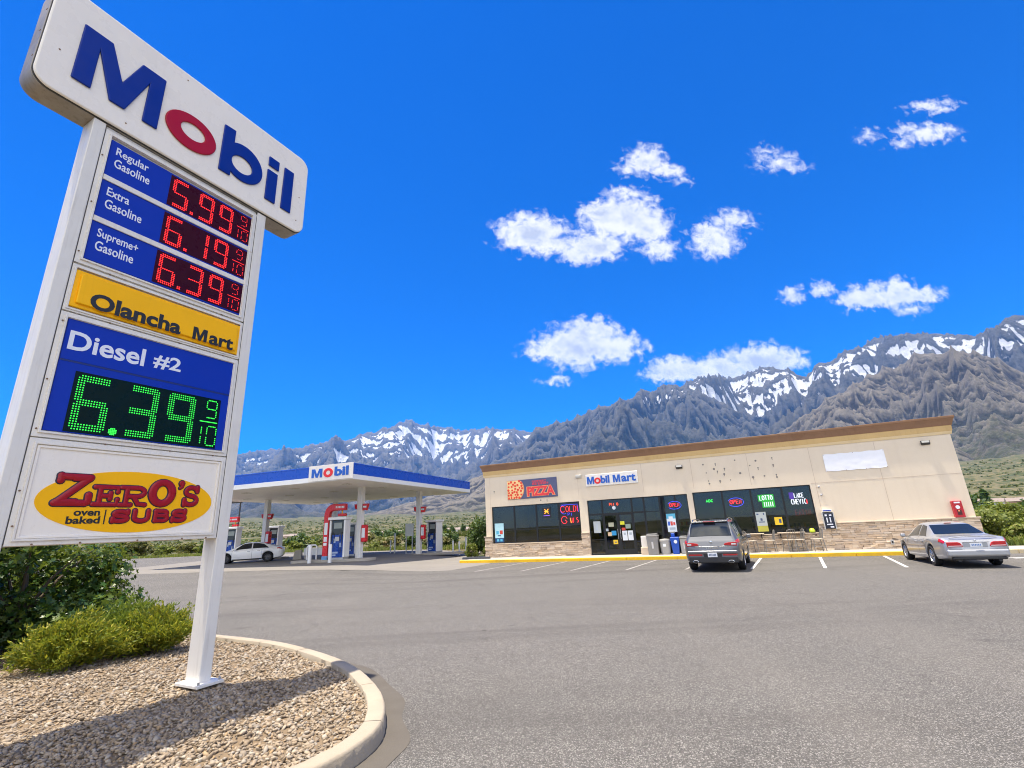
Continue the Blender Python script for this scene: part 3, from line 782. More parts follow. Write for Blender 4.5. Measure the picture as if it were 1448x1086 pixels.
def price(panel, zb, zt, a, bc, led, name='price_digit'):
    """a.bc 9/10 across a display whose digits run zb..zt"""
    y = .012-.004
    for ch, x0, x1 in ((a, 1.0, 1.20), (bc[0], 1.365, 1.565), (bc[1], 1.668, 1.862)):
        mb = MB(); digit(mb, ch, x0, x1, zb, zt, 9, 17, 2, y, .0098); mb.build(name, led, panel)
    mb = MB()
    for dx in (-.012, .012):
        for dz in (-.012, .012): lamp(mb, 1.275+dx, zb+.015+dz, y, .0105)
    mb.build('decimal_point', led, panel)
    mb = MB(); zm = (zb+zt)/2; h = (zt-zb)
    digit(mb, '9', 2.0, 2.095, zm+.11*h, zt, 5, 9, 1, y, .0062)
    mb.build('small_digit', led, panel); mb = MB()
    lineoflamps(mb, 1.955, 2.135, zm-.005, 13, y, .0062)
    mb.build('fraction_bar', led, panel); mb = MB()
    digit(mb, '1', 1.975, 1.977, zb, zm-.10*h, 2, 9, 1, y, .0062); mb.build('small_digit', led, panel); mb = MB(); digit(mb, '0', 2.035, 2.13, zb, zm-.10*h, 5, 9, 1, y, .0062)
    mb.build('small_digit', led, panel)
for z0, z1, l1, l2, a, bc in ((6.26, 6.797, 'Regular', 'Gasoline', '5', '99'), (5.65, 6.18, 'Extra', 'Gasoline', '6', '19'), (5.045, 5.573, 'Supreme+', 'Gasoline', '6', '39')):
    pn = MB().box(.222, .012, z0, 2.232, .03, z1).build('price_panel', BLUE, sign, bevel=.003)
    h = z1-z0
    mb = MB(); w1 = {'Regular': .375, 'Extra': .245, 'Supreme+': .44}[l1]
    text_into(mb, l1, .292, .292+w1, z1-.195-(.03 if l1 != 'Extra' else 0), z1-.075, .0122, .012)
    text_into(mb, l2, .300, .705, z1-.385, z1-.25, .0122, .012) if False else text_into(mb, l2, .297, .705, z1-.375, z1-.245, .0122, .012)
    mb.build('caption', WLET, pn)
    MB().box(.948, .0085, z0+.02, 2.175, .0119, z1-.025).build('price_display', DISP_R, pn)
    price(pn, z0+.052, z1-.06, a, bc, LED_R)
    if z0 > 5.1: MB().box(.217, -.006, z0-.082, 2.237, .011, z0-.006).build('divider_bar', WHT2, sign, bevel=.008)
# yellow name panel
mb = MB(); mb.ring([(.173,4.391),(2.217,4.391),(2.217,4.874),(.173,4.874)], [(.225,4.44),(2.165,4.44),(2.165,4.828),(.225,4.828)], -.002, .02)
mb2 = MB().box(.18, -.002, 4.398, 2.21, .03, 4.867)
mb2.prism([(.235,4.445),(2.155,4.445),(2.155,4.822),(.235,4.822)], -.035, -.002)
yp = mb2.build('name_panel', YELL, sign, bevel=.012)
mb = MB(); text_into(mb, 'Olancha', .358, 1.372, 4.425, 4.635, -.0355, .035, .004); mb.build('lettering', BLK, yp); mb = MB(); glyph_m(mb, 1.530, 1.722, 4.428, 4.612, -.0355, .004); text_into(mb, 'art', 1.755, 2.105, 4.425, 4.600, -.0355, .03, .004)
mb.build('lettering', BLK, yp)
# diesel panel
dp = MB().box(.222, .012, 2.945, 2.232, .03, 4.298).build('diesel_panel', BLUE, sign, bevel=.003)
MB().box(.225, .0088, 3.745, 2.229, .0116, 3.765).build('groove', BLUE_D, dp)
MB().box(.225, .006, 3.766, 2.229, .0118, 4.290).build('header_strip', BLUE, dp, bevel=.002)
mb = MB(); text_into(mb, 'Diesel', .262, 1.035, 3.885, 4.115, .0058, .022, .003); mb.build('caption', WLET, dp); mb = MB(); text_into(mb, '#2', 1.135, 1.470, 3.905, 4.105, .0058, .022, .003)
mb.build('caption', WLET, dp)
MB().box(.39, .0085, 2.955, 2.066, .0119, 3.655).build('price_display', DISP_G, dp)
y = .008
for ch, x0, x1 in (('6', .435, .750), ('3', .955, 1.268), ('9', 1.400, 1.722)):
    mb = MB(); digit(mb, ch, x0, x1, 2.995, 3.615, 13, 23, 3, y, .0082); mb.build('price_digit', LED_G, dp)
mb = MB()
for i in range(-2, 3):
    for j in range(-2, 3):
        if abs(i)+abs(j) < 4: lamp(mb, .845+i*.017, 3.015+j*.017, y, .0085)
mb.build('decimal_point', LED_G, dp)
mb = MB(); digit(mb, '9', 1.885, 2.02, 3.375, 3.62, 8, 11, 1, y, .0085); mb.build('small_digit', LED_G, dp); mb = MB(); lineoflamps(mb, 1.82, 2.045, 3.315, 15, y, .0085); mb.build('fraction_bar', LED_G, dp); mb = MB()
digit(mb, '1', 1.845, 1.85, 2.99, 3.255, 2, 11, 1, y, .0085); mb.build('small_digit', LED_G, dp); mb = MB(); digit(mb, '0', 1.925, 2.05, 2.99, 3.255, 7, 11, 1, y, .0085)
mb.build('small_digit', LED_G, dp)
# white panel with the yellow oval
zp = MB().box(.21, .010, 1.82, 2.175, .03, 2.785).build('subs_panel', ACR_GLOW, sign, bevel=.006)
mb = MB(); mb.frame(.214, 2.171, 1.70+.125, 2.78, .028, -.006, .0098); mb.build('raised_edge', ACR_GLOW, zp, bevel=.006)
ov = [(1.205+.912*math.cos(t), 2.212+.352*math.sin(t)) for t in np.linspace(0, 2*math.pi, 65)[:-1]]
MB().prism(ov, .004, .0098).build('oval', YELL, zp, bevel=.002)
def strokes(mb, S, x0, x1, z0, z1, r, y, flat, squash=1):
    for path in S:
        P = [(x0+(x1-x0)*px, y, z0+(z1-z0)*pz) for px, pz in path]
        mb.tube(P, r, 10, None)
    return mb
def arc(cx, cz, rx, rz, a0, a1, n=14): return [(cx+rx*math.cos(R(a0+(a1-a0)*i/n)), cz+rz*math.sin(R(a0+(a1-a0)*i/n))) for i in range(n+1)]
GL = {
 'Z': [[(.10,.80),(.10,.97),(.16,.94),(.92,.94)], [(.90,.92),(.10,.08)], [(.05,.06),(.88,.06),(.95,.10),(.95,.34)], [(.5,.90),(.9,.90)], [(.1,.1),(.6,.1)]],
 'E': [[(.02,.95),(.92,.95),(.95,.72)], [(.24,.95),(.24,.05)], [(.02,.05),(.92,.05),(.97,.32)], [(.25,.5),(.66,.5)], [(.66,.66),(.66,.34)]],
 'R': [[(.0,.95),(.62,.95)]+arc(.62,.72,.28,.23,90,-90)+[(.24,.49)], [(.22,.95),(.22,.05)], [(.0,.05),(.42,.05)], [(.5,.48),(.70,.10),(.98,.06)]],
 'O': [arc(.5,.5,.40,.46,0,360,28), arc(.5,.5,.33,.43,0,360,28)],
 'S': [arc(.5,.73,.34,.22,25,270,14)+arc(.5,.27,.38,.23,90,-160,14)[0:], [(.86,.98),(.86,.74)], [(.12,.30),(.12,.02)]],
 'U': [[(.14,.97),(.14,.38)]+arc(.5,.36,.36,.32,180,360,14)+[(.86,.97)]],
 'B': [[(.14,.95),(.6,.95)]+arc(.6,.74,.26,.21,90,-90)+[(.16,.53)], [(.14,.05),(.6,.05)]+arc(.6,.28,.32,.24,-90,90), [(.16,.97),(.16,.03)]],
 "'": [arc(.5,.7,.25,.2,0,360,10), [(.7,.65),(.62,.3),(.3,.1)]],
}
LSUB = M('red_raised_lettering', (.33,.004,.012), .35, var=.1, sc=6, spec=.3, coat=.08)
LOUT = M('dark_outline', (.022,.008,.03), .5, var=.1, sc=6)
inn_, out_ = MB(), MB()
for g, x0, x1, z0, z1, r in (('Z',.435,.755,2.165,2.485,.033),('E',.785,1.025,2.165,2.380,.023),('R',1.045,1.315,2.165,2.385,.023),('O',1.335,1.640,2.180,2.470,.034),("'",1.665,1.74,2.385,2.485,.016),('S',1.735,1.935,2.18,2.42,.025),
                             ('S',.985,1.175,1.985,2.105,.023),('U',1.195,1.395,1.985,2.112,.024),('B',1.42,1.60,1.985,2.112,.022),('S',1.625,1.815,1.985,2.115,.023)):
    m = .0
    for mb, rr, yy, fl in ((inn_, r, -.008, .5), (out_, r+.011, .0035, .3)):
        for path in GL[g]:
            P = [(x0+(x1-x0)*px, 0, z0+(z1-z0)*pz) for px, pz in path]
            n0 = len(mb.v)
            P2 = [P[0]]
            for a_, b_ in zip(P, P[1:]): P2.append(b_)
            mb.tube(P2, rr, 12)
            for k in range(n0, len(mb.v)):
                x, yv, z = mb.v[k]; mb.v[k] = (x, yy+yv*fl*.45, z)
            for q in P2:   # round joints
                n0 = len(mb.v); mb.lathe([(rr*math.cos(t_), rr*math.sin(t_)*fl*.45) for t_ in np.linspace(-1.5, 1.5, 5)], 12, (q[0], yy, q[2]), 'y')
out_.build('outline', LOUT, zp, smooth=60); inn_.build('raised_lettering', LSUB, zp, smooth=60)
mb = MB(); text_into(mb, 'oven', .640, .880, 2.050, 2.105, .0038, .03, .003); text_into(mb, 'baked', .585, .890, 1.965, 2.045, .0038, .03, .003)
mb.prism([(.925,1.958),(.937,1.958),(.937,2.118),(.925,2.118)], .0008, .0038); mb.build('small_lettering', BLK, zp)
# header box with the raised name
def rrect(x0, x1, z0, z1, r, n=8):
    P = []
    for cx, cz, a in ((x1-r, z0+r, -90), (x1-r, z1-r, 0), (x0+r, z1-r, 90), (x0+r, z0+r, 180)):
        P += [(cx+r*math.cos(R(a+90*i/n)), cz+r*math.sin(R(a+90*i/n))) for i in range(n+1)]
    return P
H0, H1, HZ0, HZ1 = -.645, 3.107, 6.966, 8.58
hb = MB().prism(rrect(H0, H1, HZ0, HZ1, .20), .012, .335).build('header_box', RIM, sign, bevel=.012)
mb = MB()
mb.prism(rrect(H0+.006, H1-.006, HZ0+.006, HZ1-.006, .196), .001, .0118); mb.build('seal', SEAL, hb)
MB().prism(rrect(H0+.012, H1-.012, HZ0+.012, HZ1-.012, .19), -.045, .0008).build('header_face', ACR_GLOW, hb, bevel=.035, seg=4)
yF = -.0455
mb = MB(); mb.prism([(-.321,7.273),(-.321,8.151),(-.013,8.151),(.164,7.66),(.336,8.151),(.637,8.151),(.637,7.273),(.451,7.273),(.451,7.90),(.250,7.273),(.075,7.273),(-.121,7.90),(-.121,7.273)], yF-.03, yF+.002)
mb.build('letter', LBLUE, hb, bevel=.012, seg=1)
def ell(cx, cz, rx, rz, n=40, ph=0): return [(cx+rx*math.cos(2*math.pi*i/n+ph), cz+rz*math.sin(2*math.pi*i/n+ph)) for i in range(n)]
mb = MB(); mb.ring(ell(1.067,7.584,.362,.296), ell(1.085,7.606,.172,.130), yF-.03, yF+.002); mb.build('letter', LRED, hb, bevel=.014, seg=1)
mb = MB(); mb.ring(ell(1.875,7.632,.335,.340), ell(1.855,7.585,.173,.148), yF-.03, yF+.002)
mb.prism([(1.503,7.262),(1.690,7.262),(1.690,7.36),(1.66,7.45),(1.66,7.82),(1.690,7.9),(1.690,8.145),(1.503,8.13)], yF-.0297, yF+.0021)
mb.build('letter', LBLUE, hb, bevel=.012, seg=1)
mb = MB(); mb.prism([(2.295,7.93),(2.495,7.93),(2.495,8.12),(2.295,8.12)], yF-.03, yF+.002); mb.prism([(2.29,7.244),(2.485,7.244),(2.485,7.852),(2.29,7.852)], yF-.03, yF+.002)
mb.build('letter', LBLUE, hb, bevel=.012, seg=1)
mb = MB(); mb.prism([(2.593,7.25),(2.792,7.25),(2.792,8.11),(2.6,8.11)], yF-.03, yF+.002); mb.build('letter', LBLUE, hb, bevel=.012, seg=1)
mb = MB()
for x, z in ((-.47,7.56),(.9,8.44),(2.95,7.7),(2.93,7.2),(.3,7.1)): MB().cyl((x, -.0445, z), (x, -.0505, z), .010, n=8).build('screw', RUST, hb)
mb = MB()
for z in (7.35, 7.75, 8.1): MB().box(H0-.004, .06, z, H0+.01, .09, z+.012).build('rivet', RUST, hb)
for x in (.3, 1.6): MB().box(x, .08, HZ0-.003, x+.02, .2, HZ0+.01).build('rivet', RUST, hb)
# ------------------------------------------------------------------ the shop building
shop = thing('shop_building', 'long low beige stucco shop with dark windows and a brown cornice', 'building', (BX, BY, 0), BYAW)
UR = 23.35; WT = 4.93
def stucco():
    m, t, b, o = nt('beige_stucco')
    v = coords(t)
    n1 = noise(t, v, .55, 7, .6, .3); n2 = noise(t, v, 3.5, 6, .7, 1.2)
    c = mix(t, n1, (.67,.565,.425), (.73,.63,.49))
    c = mix(t, ramp(t, n2, [(.45, 0.), (.75, .25)]), c, (.77,.67,.54))
    st = noise(t, coords(t, (2.2, 2.2, .22)), 1.5, 6, .6, .4)
    c = mix(t, ramp(t, st, [(.5, 0.), (.78, .22)]), c, (.56,.45,.33))
    setc(t, b, c); b.inputs['Roughness'].default_value = .92; b.inputs['Specular IOR Level'].default_value = .2
    bump(t, b, noise(t, v, 55, 5, .7), .35, .012); return m
STU = stucco()
def wall_grid(mb, xs, zs, holes, y0, y1):
    solid = lambda i, j: 0 <= i < len(xs)-1 and 0 <= j < len(zs)-1 and not any(h[0]-1e-4 <= (xs[i]+xs[i+1])/2 <= h[1]+1e-4 and h[2]-1e-4 <= (zs[j]+zs[j+1])/2 <= h[3]+1e-4 for h in holes)
    for i in range(len(xs)-1):
        for j in range(len(zs)-1):
            if not solid(i, j): continue
            a, b, c, d = xs[i], xs[i+1], zs[j], zs[j+1]
            mb.add([(a,y0,c),(b,y0,c),(b,y0,d),(a,y0,d)], [(0,1,2,3)]); mb.add([(a,y1,c),(b,y1,c),(b,y1,d),(a,y1,d)], [(3,2,1,0)])
            if not solid(i-1, j): mb.add([(a,y0,c),(a,y1,c),(a,y1,d),(a,y0,d)], [(3,2,1,0)])
            if not solid(i+1, j): mb.add([(b,y0,c),(b,y1,c),(b,y1,d),(b,y0,d)], [(0,1,2,3)])
            if not solid(i, j-1): mb.add([(a,y0,c),(b,y0,c),(b,y1,c),(a,y1,c)], [(3,2,1,0)])
            if not solid(i, j+1): mb.add([(a,y0,d),(b,y0,d),(b,y1,d),(a,y1,d)], [(0,1,2,3)])
HOLES = [(.41,6.04,.9,3.09), (6.5,11.93,.1,3.09), (12.2,17.57,.9,3.13)]
DEP = 11.
mb = MB(); wall_grid(mb, [0,.41,6.04,6.5,11.93,12.2,17.57,UR], [.1,.9,3.09,3.13,WT], HOLES+[(12.2,17.57,3.09,3.13)], 0, .25)
mb.box(0, .2501, .1, .25, DEP, WT); mb.box(UR-.25, .2501, .1, UR, DEP, WT); mb.box(.2501, DEP-.25, .1, UR-.2501, DEP, WT)
wall = mb.build('wall', STU, shop)
JT = M('joint_tan', (.52,.41,.305), .9, var=.1, sc=3)  # darker tan for the thin joint strips
for u in (12.33, 15.06, 17.82, 20.49, 9.74): MB().box(u-.009, -.003, 3.32 if u < 17 else 1.36, u+.009, .0, 4.86).build('control_joint', JT, wall)
MB().box(17.62, -.0034, 3.165, UR-.005, -.0002, 3.183).build('control_joint', JT, wall); MB().box(6.05, -.0034, 3.2, 6.06, -.0002, 4.86).build('control_joint', JT, wall)
MB().box(.34, -.003, 1.36, .355, 0, 4.86).build('control_joint', JT, wall)
roof = MB().box(.26, .26, 4.2, UR-.26, DEP-.26, 4.35).build('roof', M('roof_membrane', (.5,.49,.47), .9, var=.1), shop)
mb = MB(); mb.box(3, 4, 4.35, 4.8, 5.6, 5.2); mb.box(14, 6, 4.35, 16, 7.5, 5.15)
mb.build('roof_unit', M('galvanised', (.4,.4,.4), .5, metal=.8, var=.2), roof, bevel=.02)
# cornice: yellow band below, flared brown fascia above, returned along both sides
def sweep(mb, prof):
    """profile (out, z) carried round left side, front and right side with mitred corners"""
    rows = []
    for o_, z in prof:
        so = o_*3.2; rows.append([(-so, DEP, z), (-so, -o_, z), (UR+so, -o_, z), (UR+so, DEP, z)])
    n = len(prof)
    P = [[rows[k][i] for k in range(n)] for i in range(4)]
    mb.grid(P)
    return mb
BAND = M('mustard_band', (.56,.375,.15), .7, var=.12, sc=1.2, bmp=.1, bsc=30, dirt=.35, dcol=(.30,.17,.06), streak=.25)
BAND2 = M('pale_band', (.66,.50,.27), .7, var=.10, sc=1.2, bmp=.1, bsc=30, dirt=.3, dcol=(.36,.22,.1))
BRN = M('brown_fascia', (.215,.11,.052), .6, var=.2, sc=1.3, bmp=.1, bsc=20, dirt=.4, dcol=(.10,.045,.02), streak=.25)
cor = sweep(MB(), [(.002,4.90),(.02,4.90),(.028,5.01),(.028,5.03)]).build('cornice', BAND2, shop)
sweep(MB(), [(.028,5.03),(.034,5.05),(.038,5.26),(.045,5.28)]).build('band', BAND, cor)
sweep(MB(), [(.045,5.28),(.048,5.30),(.052,5.33),(.065,5.46),(.085,5.58),(.095,5.61),(.095,5.69),(.088,5.70),(.02,5.705),(.0,4.95)]).build('fascia', BRN, cor)
# stacked stone facing: every stone its own relief
def stone_mat():
    m, t, b, o = nt('stacked_stone')
    g = N(t, 'NewGeometry')
    c = ramp(t, g.outputs['Random Per Island'], [(0., (.36,.26,.17)), (.25, (.58,.45,.32)), (.5, (.68,.56,.42)), (.7, (.48,.38,.29)), (.85, (.62,.45,.29)), (1., (.34,.29,.25))])
    n = noise(t, coords(t), 9, 6, .7, .5); c = mix(t, ramp(t, n, [(.35, 0.), (.7, .55)]), c, (.62,.52,.41))
    setc(t, b, c); b.inputs['Roughness'].default_value = .9; b.inputs['Specular IOR Level'].default_value = .2
    bump(t, b, n, .6, .03); return m
STONE = stone_mat()
g_ = random.Random(3)
def stones_on(mb, u0, u1, z0, z1):
    z = z0
    while z < z1-.02:
        h = min(g_.choice([.055,.07,.085,.11]), z1-z); u = u0
        while u < u1-.02:
            L = min(g_.uniform(.14, .5), u1-u); d = g_.uniform(.035, .095); e = .006
            q = len(mb.v)
            if u1-(u+L) < .06: L = u1-u
            hh = h if g_.random() < .85 else h*.9
            mb.box(u+e*.5, -d, z+e*.5, u+L-e*.5, -.002, z+hh-e*.5)
            for k in range(q, len(mb.v)):
                x, y, zz = mb.v[k]
                if y < -.01: mb.v[k] = (x+g_.uniform(-.008,.008), y+g_.uniform(-.012,.012), zz+g_.uniform(-.007,.007))
            u += L
        z += h
MORTAR = M('mortar', (.20,.16,.125), .95, var=.2, sc=6); LEDGE = M('ledge_stone', (.50,.41,.31), .85, var=.18, sc=3, bmp=.3, bsc=30, dirt=.3, dcol=(.3,.22,.15))
for u0, u1, z1, lz in ((-.08,.41,1.31,1.312),(.41,6.04,.885,.886),(6.04,6.5,1.31,1.312),(11.93,12.2,1.31,1.312),(12.2,17.57,.885,.886),(17.57,UR+.08,1.29,1.292)):
    mb = MB(); stones_on(mb, u0, u1, .15, z1); sv_ = mb.build('stone_facing', STONE, shop)
    MB().box(u0+.001, -.03, .15, u1-.001, -.0015, z1-.008).build('mortar', MORTAR, sv_)
    if lz < 1: MB().box(u0+.005, -.115, lz, u1-.005, .06, lz+.044).build('ledge', LEDGE, sv_, bevel=.008)
    else: MB().box(u0+(.005 if u0 > 0 else -.04), -.125, lz, u1-(.005 if u1 < UR else -.04), -.001, lz+.05).build('ledge', LEDGE, sv_, bevel=.008)
# glass and black frames
def glass_mat():
    m, t, b, o = nt('dark_window_glass')
    t.nodes.remove(b)
    tp = N(t, 'BsdfTransparent'); tp.inputs[0].default_value = (.36, .40, .40, 1)
    gl = N(t, 'BsdfGlossy'); gl.inputs['Roughness'].default_value = .01; gl.inputs[0].default_value = (.92, .96, 1, 1)
    n = N(t, 'Bump'); n.inputs['Strength'].default_value = .05; n.inputs['Distance'].default_value = .02
    t.links.new(noise(t, coords(t), .8, 2), n.inputs['Height']); t.links.new(n.outputs[0], gl.inputs['Normal'])
    fr = N(t, 'Fresnel'); fr.inputs[0].default_value = 1.65
    mx = N(t, 'MixShader'); t.links.new(fr.outputs[0], mx.inputs[0]); t.links.new(tp.outputs[0], mx.inputs[1]); t.links.new(gl.outputs[0], mx.inputs[2])
    t.links.new(mx.outputs[0], o.inputs[0]); return m
GLASS = glass_mat()
FRM = M('black_aluminium', (.016,.017,.018), .4, metal=.2, var=.2, sc=6, spec=.4)
def window(u0, u1, z0, z1, y=.10, fw=.045, rails=(), label=None):
    mb = MB(); mb.frame(u0, u1, z0, z1, fw, y-.03, y+.03)
    for z in rails: mb.box(u0+fw, y-.028, z-.02, u1-fw, y+.028, z+.02)
    w_ = mb.build('window', FRM, shop)
    MB().box(u0+fw*.6, y-.004, z0+fw*.6, u1-fw*.6, y+.004, z1-fw*.6).build('pane', GLASS, w_)
    return w_
for a, b_ in ((.415,1.90),(1.90,3.335),(3.335,4.745),(4.745,6.035)): window(a, b_, .935, 3.085, rails=(1.68,))
for a, b_ in ((12.205,13.62),(13.62,14.94),(14.94,16.335),(16.335,17.565)): window(a, b_, .935, 3.125)
window(6.505, 7.33, 2.30, 3.085); window(7.33, 8.98, 2.30, 3.085); window(8.98, 9.64, 2.30, 3.085)
window(6.505, 7.33, .155, 2.30, rails=(.95,)); window(8.98, 9.64, .155, 2.30, rails=(.8,))
window(9.64, 10.475, .155, 3.085, rails=(.8, 2.3)); window(10.475, 11.283, .155, 3.085); window(11.283, 11.925, .155, 3.085)
for a, b_, hx in ((7.335,8.155,8.09), (8.16,8.975,8.225)):
    mb = MB(); mb.frame(a, b_, .16, 2.295, .085, .075, .125); mb.box(a+.085, .077, .245, b_-.085, .123, .42)
    d_ = mb.build('door', FRM, shop)
    MB().box(a+.07, .096, .4, b_-.07, .104, 2.22).build('pane', GLASS, d_)
    MB().tube([(hx, .07, .95), (hx, .035, .97), (hx, .035, 1.45), (hx, .07, 1.47)], .013, 8).build('handle', M('brushed_steel', (.55,.55,.55), .3, metal=.9, var=.1), d_)
# inside of the shop
INW = M('interior_wall', (.42,.36,.28), .8, var=.1, sc=1); INF = M('interior_floor', (.30,.28,.26), .4, var=.2, sc=2)
mb = MB(); mb.box(.26, .26, .10, UR-.26, DEP-.26, .155); mb.build('floor', INF, shop)
mb = MB(); mb.box(.26, 6.2, .156, UR-.26, 6.3, 3.35); mb.box(9.2, 2.6, .156, 9.3, 6.19, 3.35); mb.build('partition', INW, shop)
mb = MB(); mb.box(.3, 2.2, .156, 6.2, 2.35, 1.5); mb.box(.3, 6.1, .156, 9.19, 6.19, 1.6); mb.build('half_wall', M('mustard_paint', (.52,.34,.07), .7, var=.1), shop)
MB().box(.26, .26, 3.36, UR-.26, 6.2, 3.42).build('ceiling', M('ceiling_tile', (.6,.6,.58), .85, var=.05), shop)
LAMP = emit('fluorescent_tube', (1, .96, .86), 5.5)
for x in (2, 5, 8, 11, 14, 16.6, 19.5):
    for y in (1.5, 3.6): 
        MB().box(x-.6, y-.07, 3.335, x+.6, y+.07, 3.359).build('ceiling_light', LAMP, shop)
def shelf_unit(x, y, label, n=4, L=1.6, rz=0, h=1.6):
    t = thing('display_shelf', label, 'shelf', (*bw(x, -y), .156), BYAW+rz, 'goods shelves inside the shop')
    mb = MB(); mb.box(-L/2, -.02, 0, L/2, .02, h)
    for k in range(n): mb.box(-L/2, -.36, .1+k*h/n, L/2, -.021, .13+k*h/n)
    mb.build('rack', M('shelf_metal', (.55,.53,.5), .5, var=.1), t)
    g2 = random.Random(x*7+y)
    for k in range(n):
        mb = MB(); u_ = -L/2+.02
        while u_ < L/2-.1:
            w_ = g2.uniform(.06, .16); mb.cur = g2.randrange(5); mb.box(u_, -.32, .132+k*h/n, u_+w_-.008, -.08, .132+k*h/n+g2.uniform(.14, .3)); u_ += w_
        mb.build('goods', [M('goods_%s' % nm, c_, .5, var=.1) for nm, c_ in (('red',(.5,.04,.03)),('yellow',(.7,.5,.05)),('blue',(.05,.12,.5)),('white',(.7,.7,.68)),('green',(.08,.35,.08)))], t)
    return t
shelf_unit(13.2, 2.2, 'goods shelf inside behind the window with the green neon', 4, 1.8)
shelf_unit(15.6, 1.9, 'goods shelf inside behind the window with the tall pale poster', 4, 1.6)
shelf_unit(16.9, 1.6, 'lower goods shelf inside the rightmost shop window', 3, 1.1, 0, 1.2)
shelf_unit(7.0, 3.2, 'goods shelf inside seen through the glass doors', 4, 1.5)
shelf_unit(11.0, 2.7, 'goods shelf inside behind the tall panes right of the doors', 4, 1.5)
# ------------------------------------------------------------------ things on the wall
def wthing(name, label, cat, u, z, y=0., group=None):
    x, y_ = bw(u, -y); return thing(name, label, cat, (x, y_, z), BYAW, group)
def floodlight(u, z, label, mat_lens):
    t = wthing('wall_light', label, 'lamp', u, z, 0, 'floodlights along the shop wall')
    mb = MB(); mb.box(-.05, -.04, -.04, .05, 0, .04); mb.build('bracket', M('dark_bronze', (.05,.045,.04), .5, metal=.3, var=.2), t, bevel=.01)
    mb = MB(); mb.add([(-.17,-.10,-.02),(.17,-.10,-.02),(.17,-.041,-.10),(-.17,-.041,-.10),(-.17,-.10,.10),(.17,-.10,.10),(.17,-.041,.10),(-.17,-.041,.10)], [(0,3,2,1),(4,5,6,7),(0,1,5,4),(1,2,6,5),(2,3,7,6),(3,0,4,7)])
    mb.build('housing', mat_lens[0], t, bevel=.015)
    MB().box(-.14, -.112, .0, .14, -.101, .085).build('lens', mat_lens[1], t, bevel=.004)
BRZ = M('dark_bronze', (.05,.045,.04), .5, metal=.3, var=.2)
LENS = M('lamp_lens', (.62,.60,.52), .15, var=.08, sc=8, spec=.6)
floodlight(6.14, 4.47, 'pale floodlight on the wall just left of the white shop sign', (M('grey_lamp_body', (.5,.49,.46), .5, var=.1), LENS))
floodlight(11.75, 4.50, 'dark floodlight on the wall right of the white shop sign', (BRZ, LENS))
floodlight(22.38, 4.60, 'dark floodlight at the right end of the wall under the cornice', (BRZ, LENS))
# white shop sign
t = wthing('shop_sign', 'white shop name board with blue and red lettering above the doors', 'sign', 8.04, 4.19)
MB().box(-1.48, -.06, -.33, 1.48, -.002, .33).build('board', ACR, t, bevel=.012)
mb = MB(); yy = -.0605; SBL = M('shop_blue', (.01,.10,.46), .4, var=.05)
glyph_m(mb, -1.40, -.985, -.205, .205, yy, .02); mb.build('lettering', SBL, t); mb = MB(); text_into(mb, 'bil', -.60, -.10, -.205, .225, yy, .04, .02); mb.build('lettering', SBL, t); mb = MB(); glyph_m(mb, .10, .50, -.205, .205, yy, .02); text_into(mb, 'art', .57, 1.37, -.21, .19, yy, .03, .02)
mb.build('lettering', M('shop_blue', (.01,.10,.46), .4, var=.05), t)
MB().ring(ell(-.79,-.04,.185,.175,28), ell(-.79,-.04,.085,.085,28), yy-.02, yy).build('red_letter', M('shop_red', (.70,.02,.02), .4, var=.05), t)
# pizza banner
t = wthing('pizza_sign', 'slate blue pizza banner with a sliced pizza picture above the left window', 'sign', 3.17, 4.02)
MB().box(-1.62, -.045, -.565, 1.62, -.002, .565).build('board', M('slate_vinyl', (.075,.085,.17), .45, var=.15, sc=2), t, bevel=.005)
P = [(-1.61,-.555),(-.78,-.555)]+[(-1.28+.80*math.cos(a), .02+.74*math.sin(a)) for a in np.linspace(-.85, .80, 18) if abs(.74*math.sin(a)+.02) < .55]+[(-.82,.555),(-1.61,.555)]
MB().prism(P, -.0475, -.0452).build('crust', M('crust_print', (.72,.26,.10), .5, var=.2, sc=4), t)
P2 = [(x-.05 if x > -1.5 else x, z*.985) for x, z in P]
MB().prism(P2, -.050, -.0477).build('cheese', M('cheese_print', (.85,.55,.24), .5, var=.2, sc=8), t)
mb = MB(); g2 = random.Random(5); put = []
for k in range(900):
    x = g2.uniform(-1.60, -.50); z = g2.uniform(-.55, .55)
    if (x+1.28)/.80 > math.sqrt(max(0, 1-((z-.02)/.76)**2))-.10 or abs(z) > .50 or x < -1.56: continue
    if any(math.hypot(x-a, z-b_) < .150 for a, b_ in put): continue
    put.append((x, z)); r_ = g2.uniform(.058, .078); ph = g2.random()
    mb.prism([(x+r_*g2.uniform(.88,1.1)*math.cos(q*math.pi/6+ph), z+r_*g2.uniform(.88,1.1)*math.sin(q*math.pi/6+ph)) for q in range(12)], -.0525, -.0502)
mb.build('topping', M('pepperoni_print', (.70,.055,.02), .5, var=.25, sc=9), t)
mb = MB(); text_into(mb, 'PIZZA', -.33, 1.50, -.47, .13, -.0455, .085, .004, .93); mb.build('lettering_edge', M('orange_print', (.85,.32,.12), .5, var=.1), t)
mb = MB(); text_into(mb, 'PIZZA', -.28, 1.45, -.44, .10, -.050, .03, .004, .96); mb.build('lettering', M('red_print', (.72,.035,.05), .5, var=.1), t)
mb = MB()
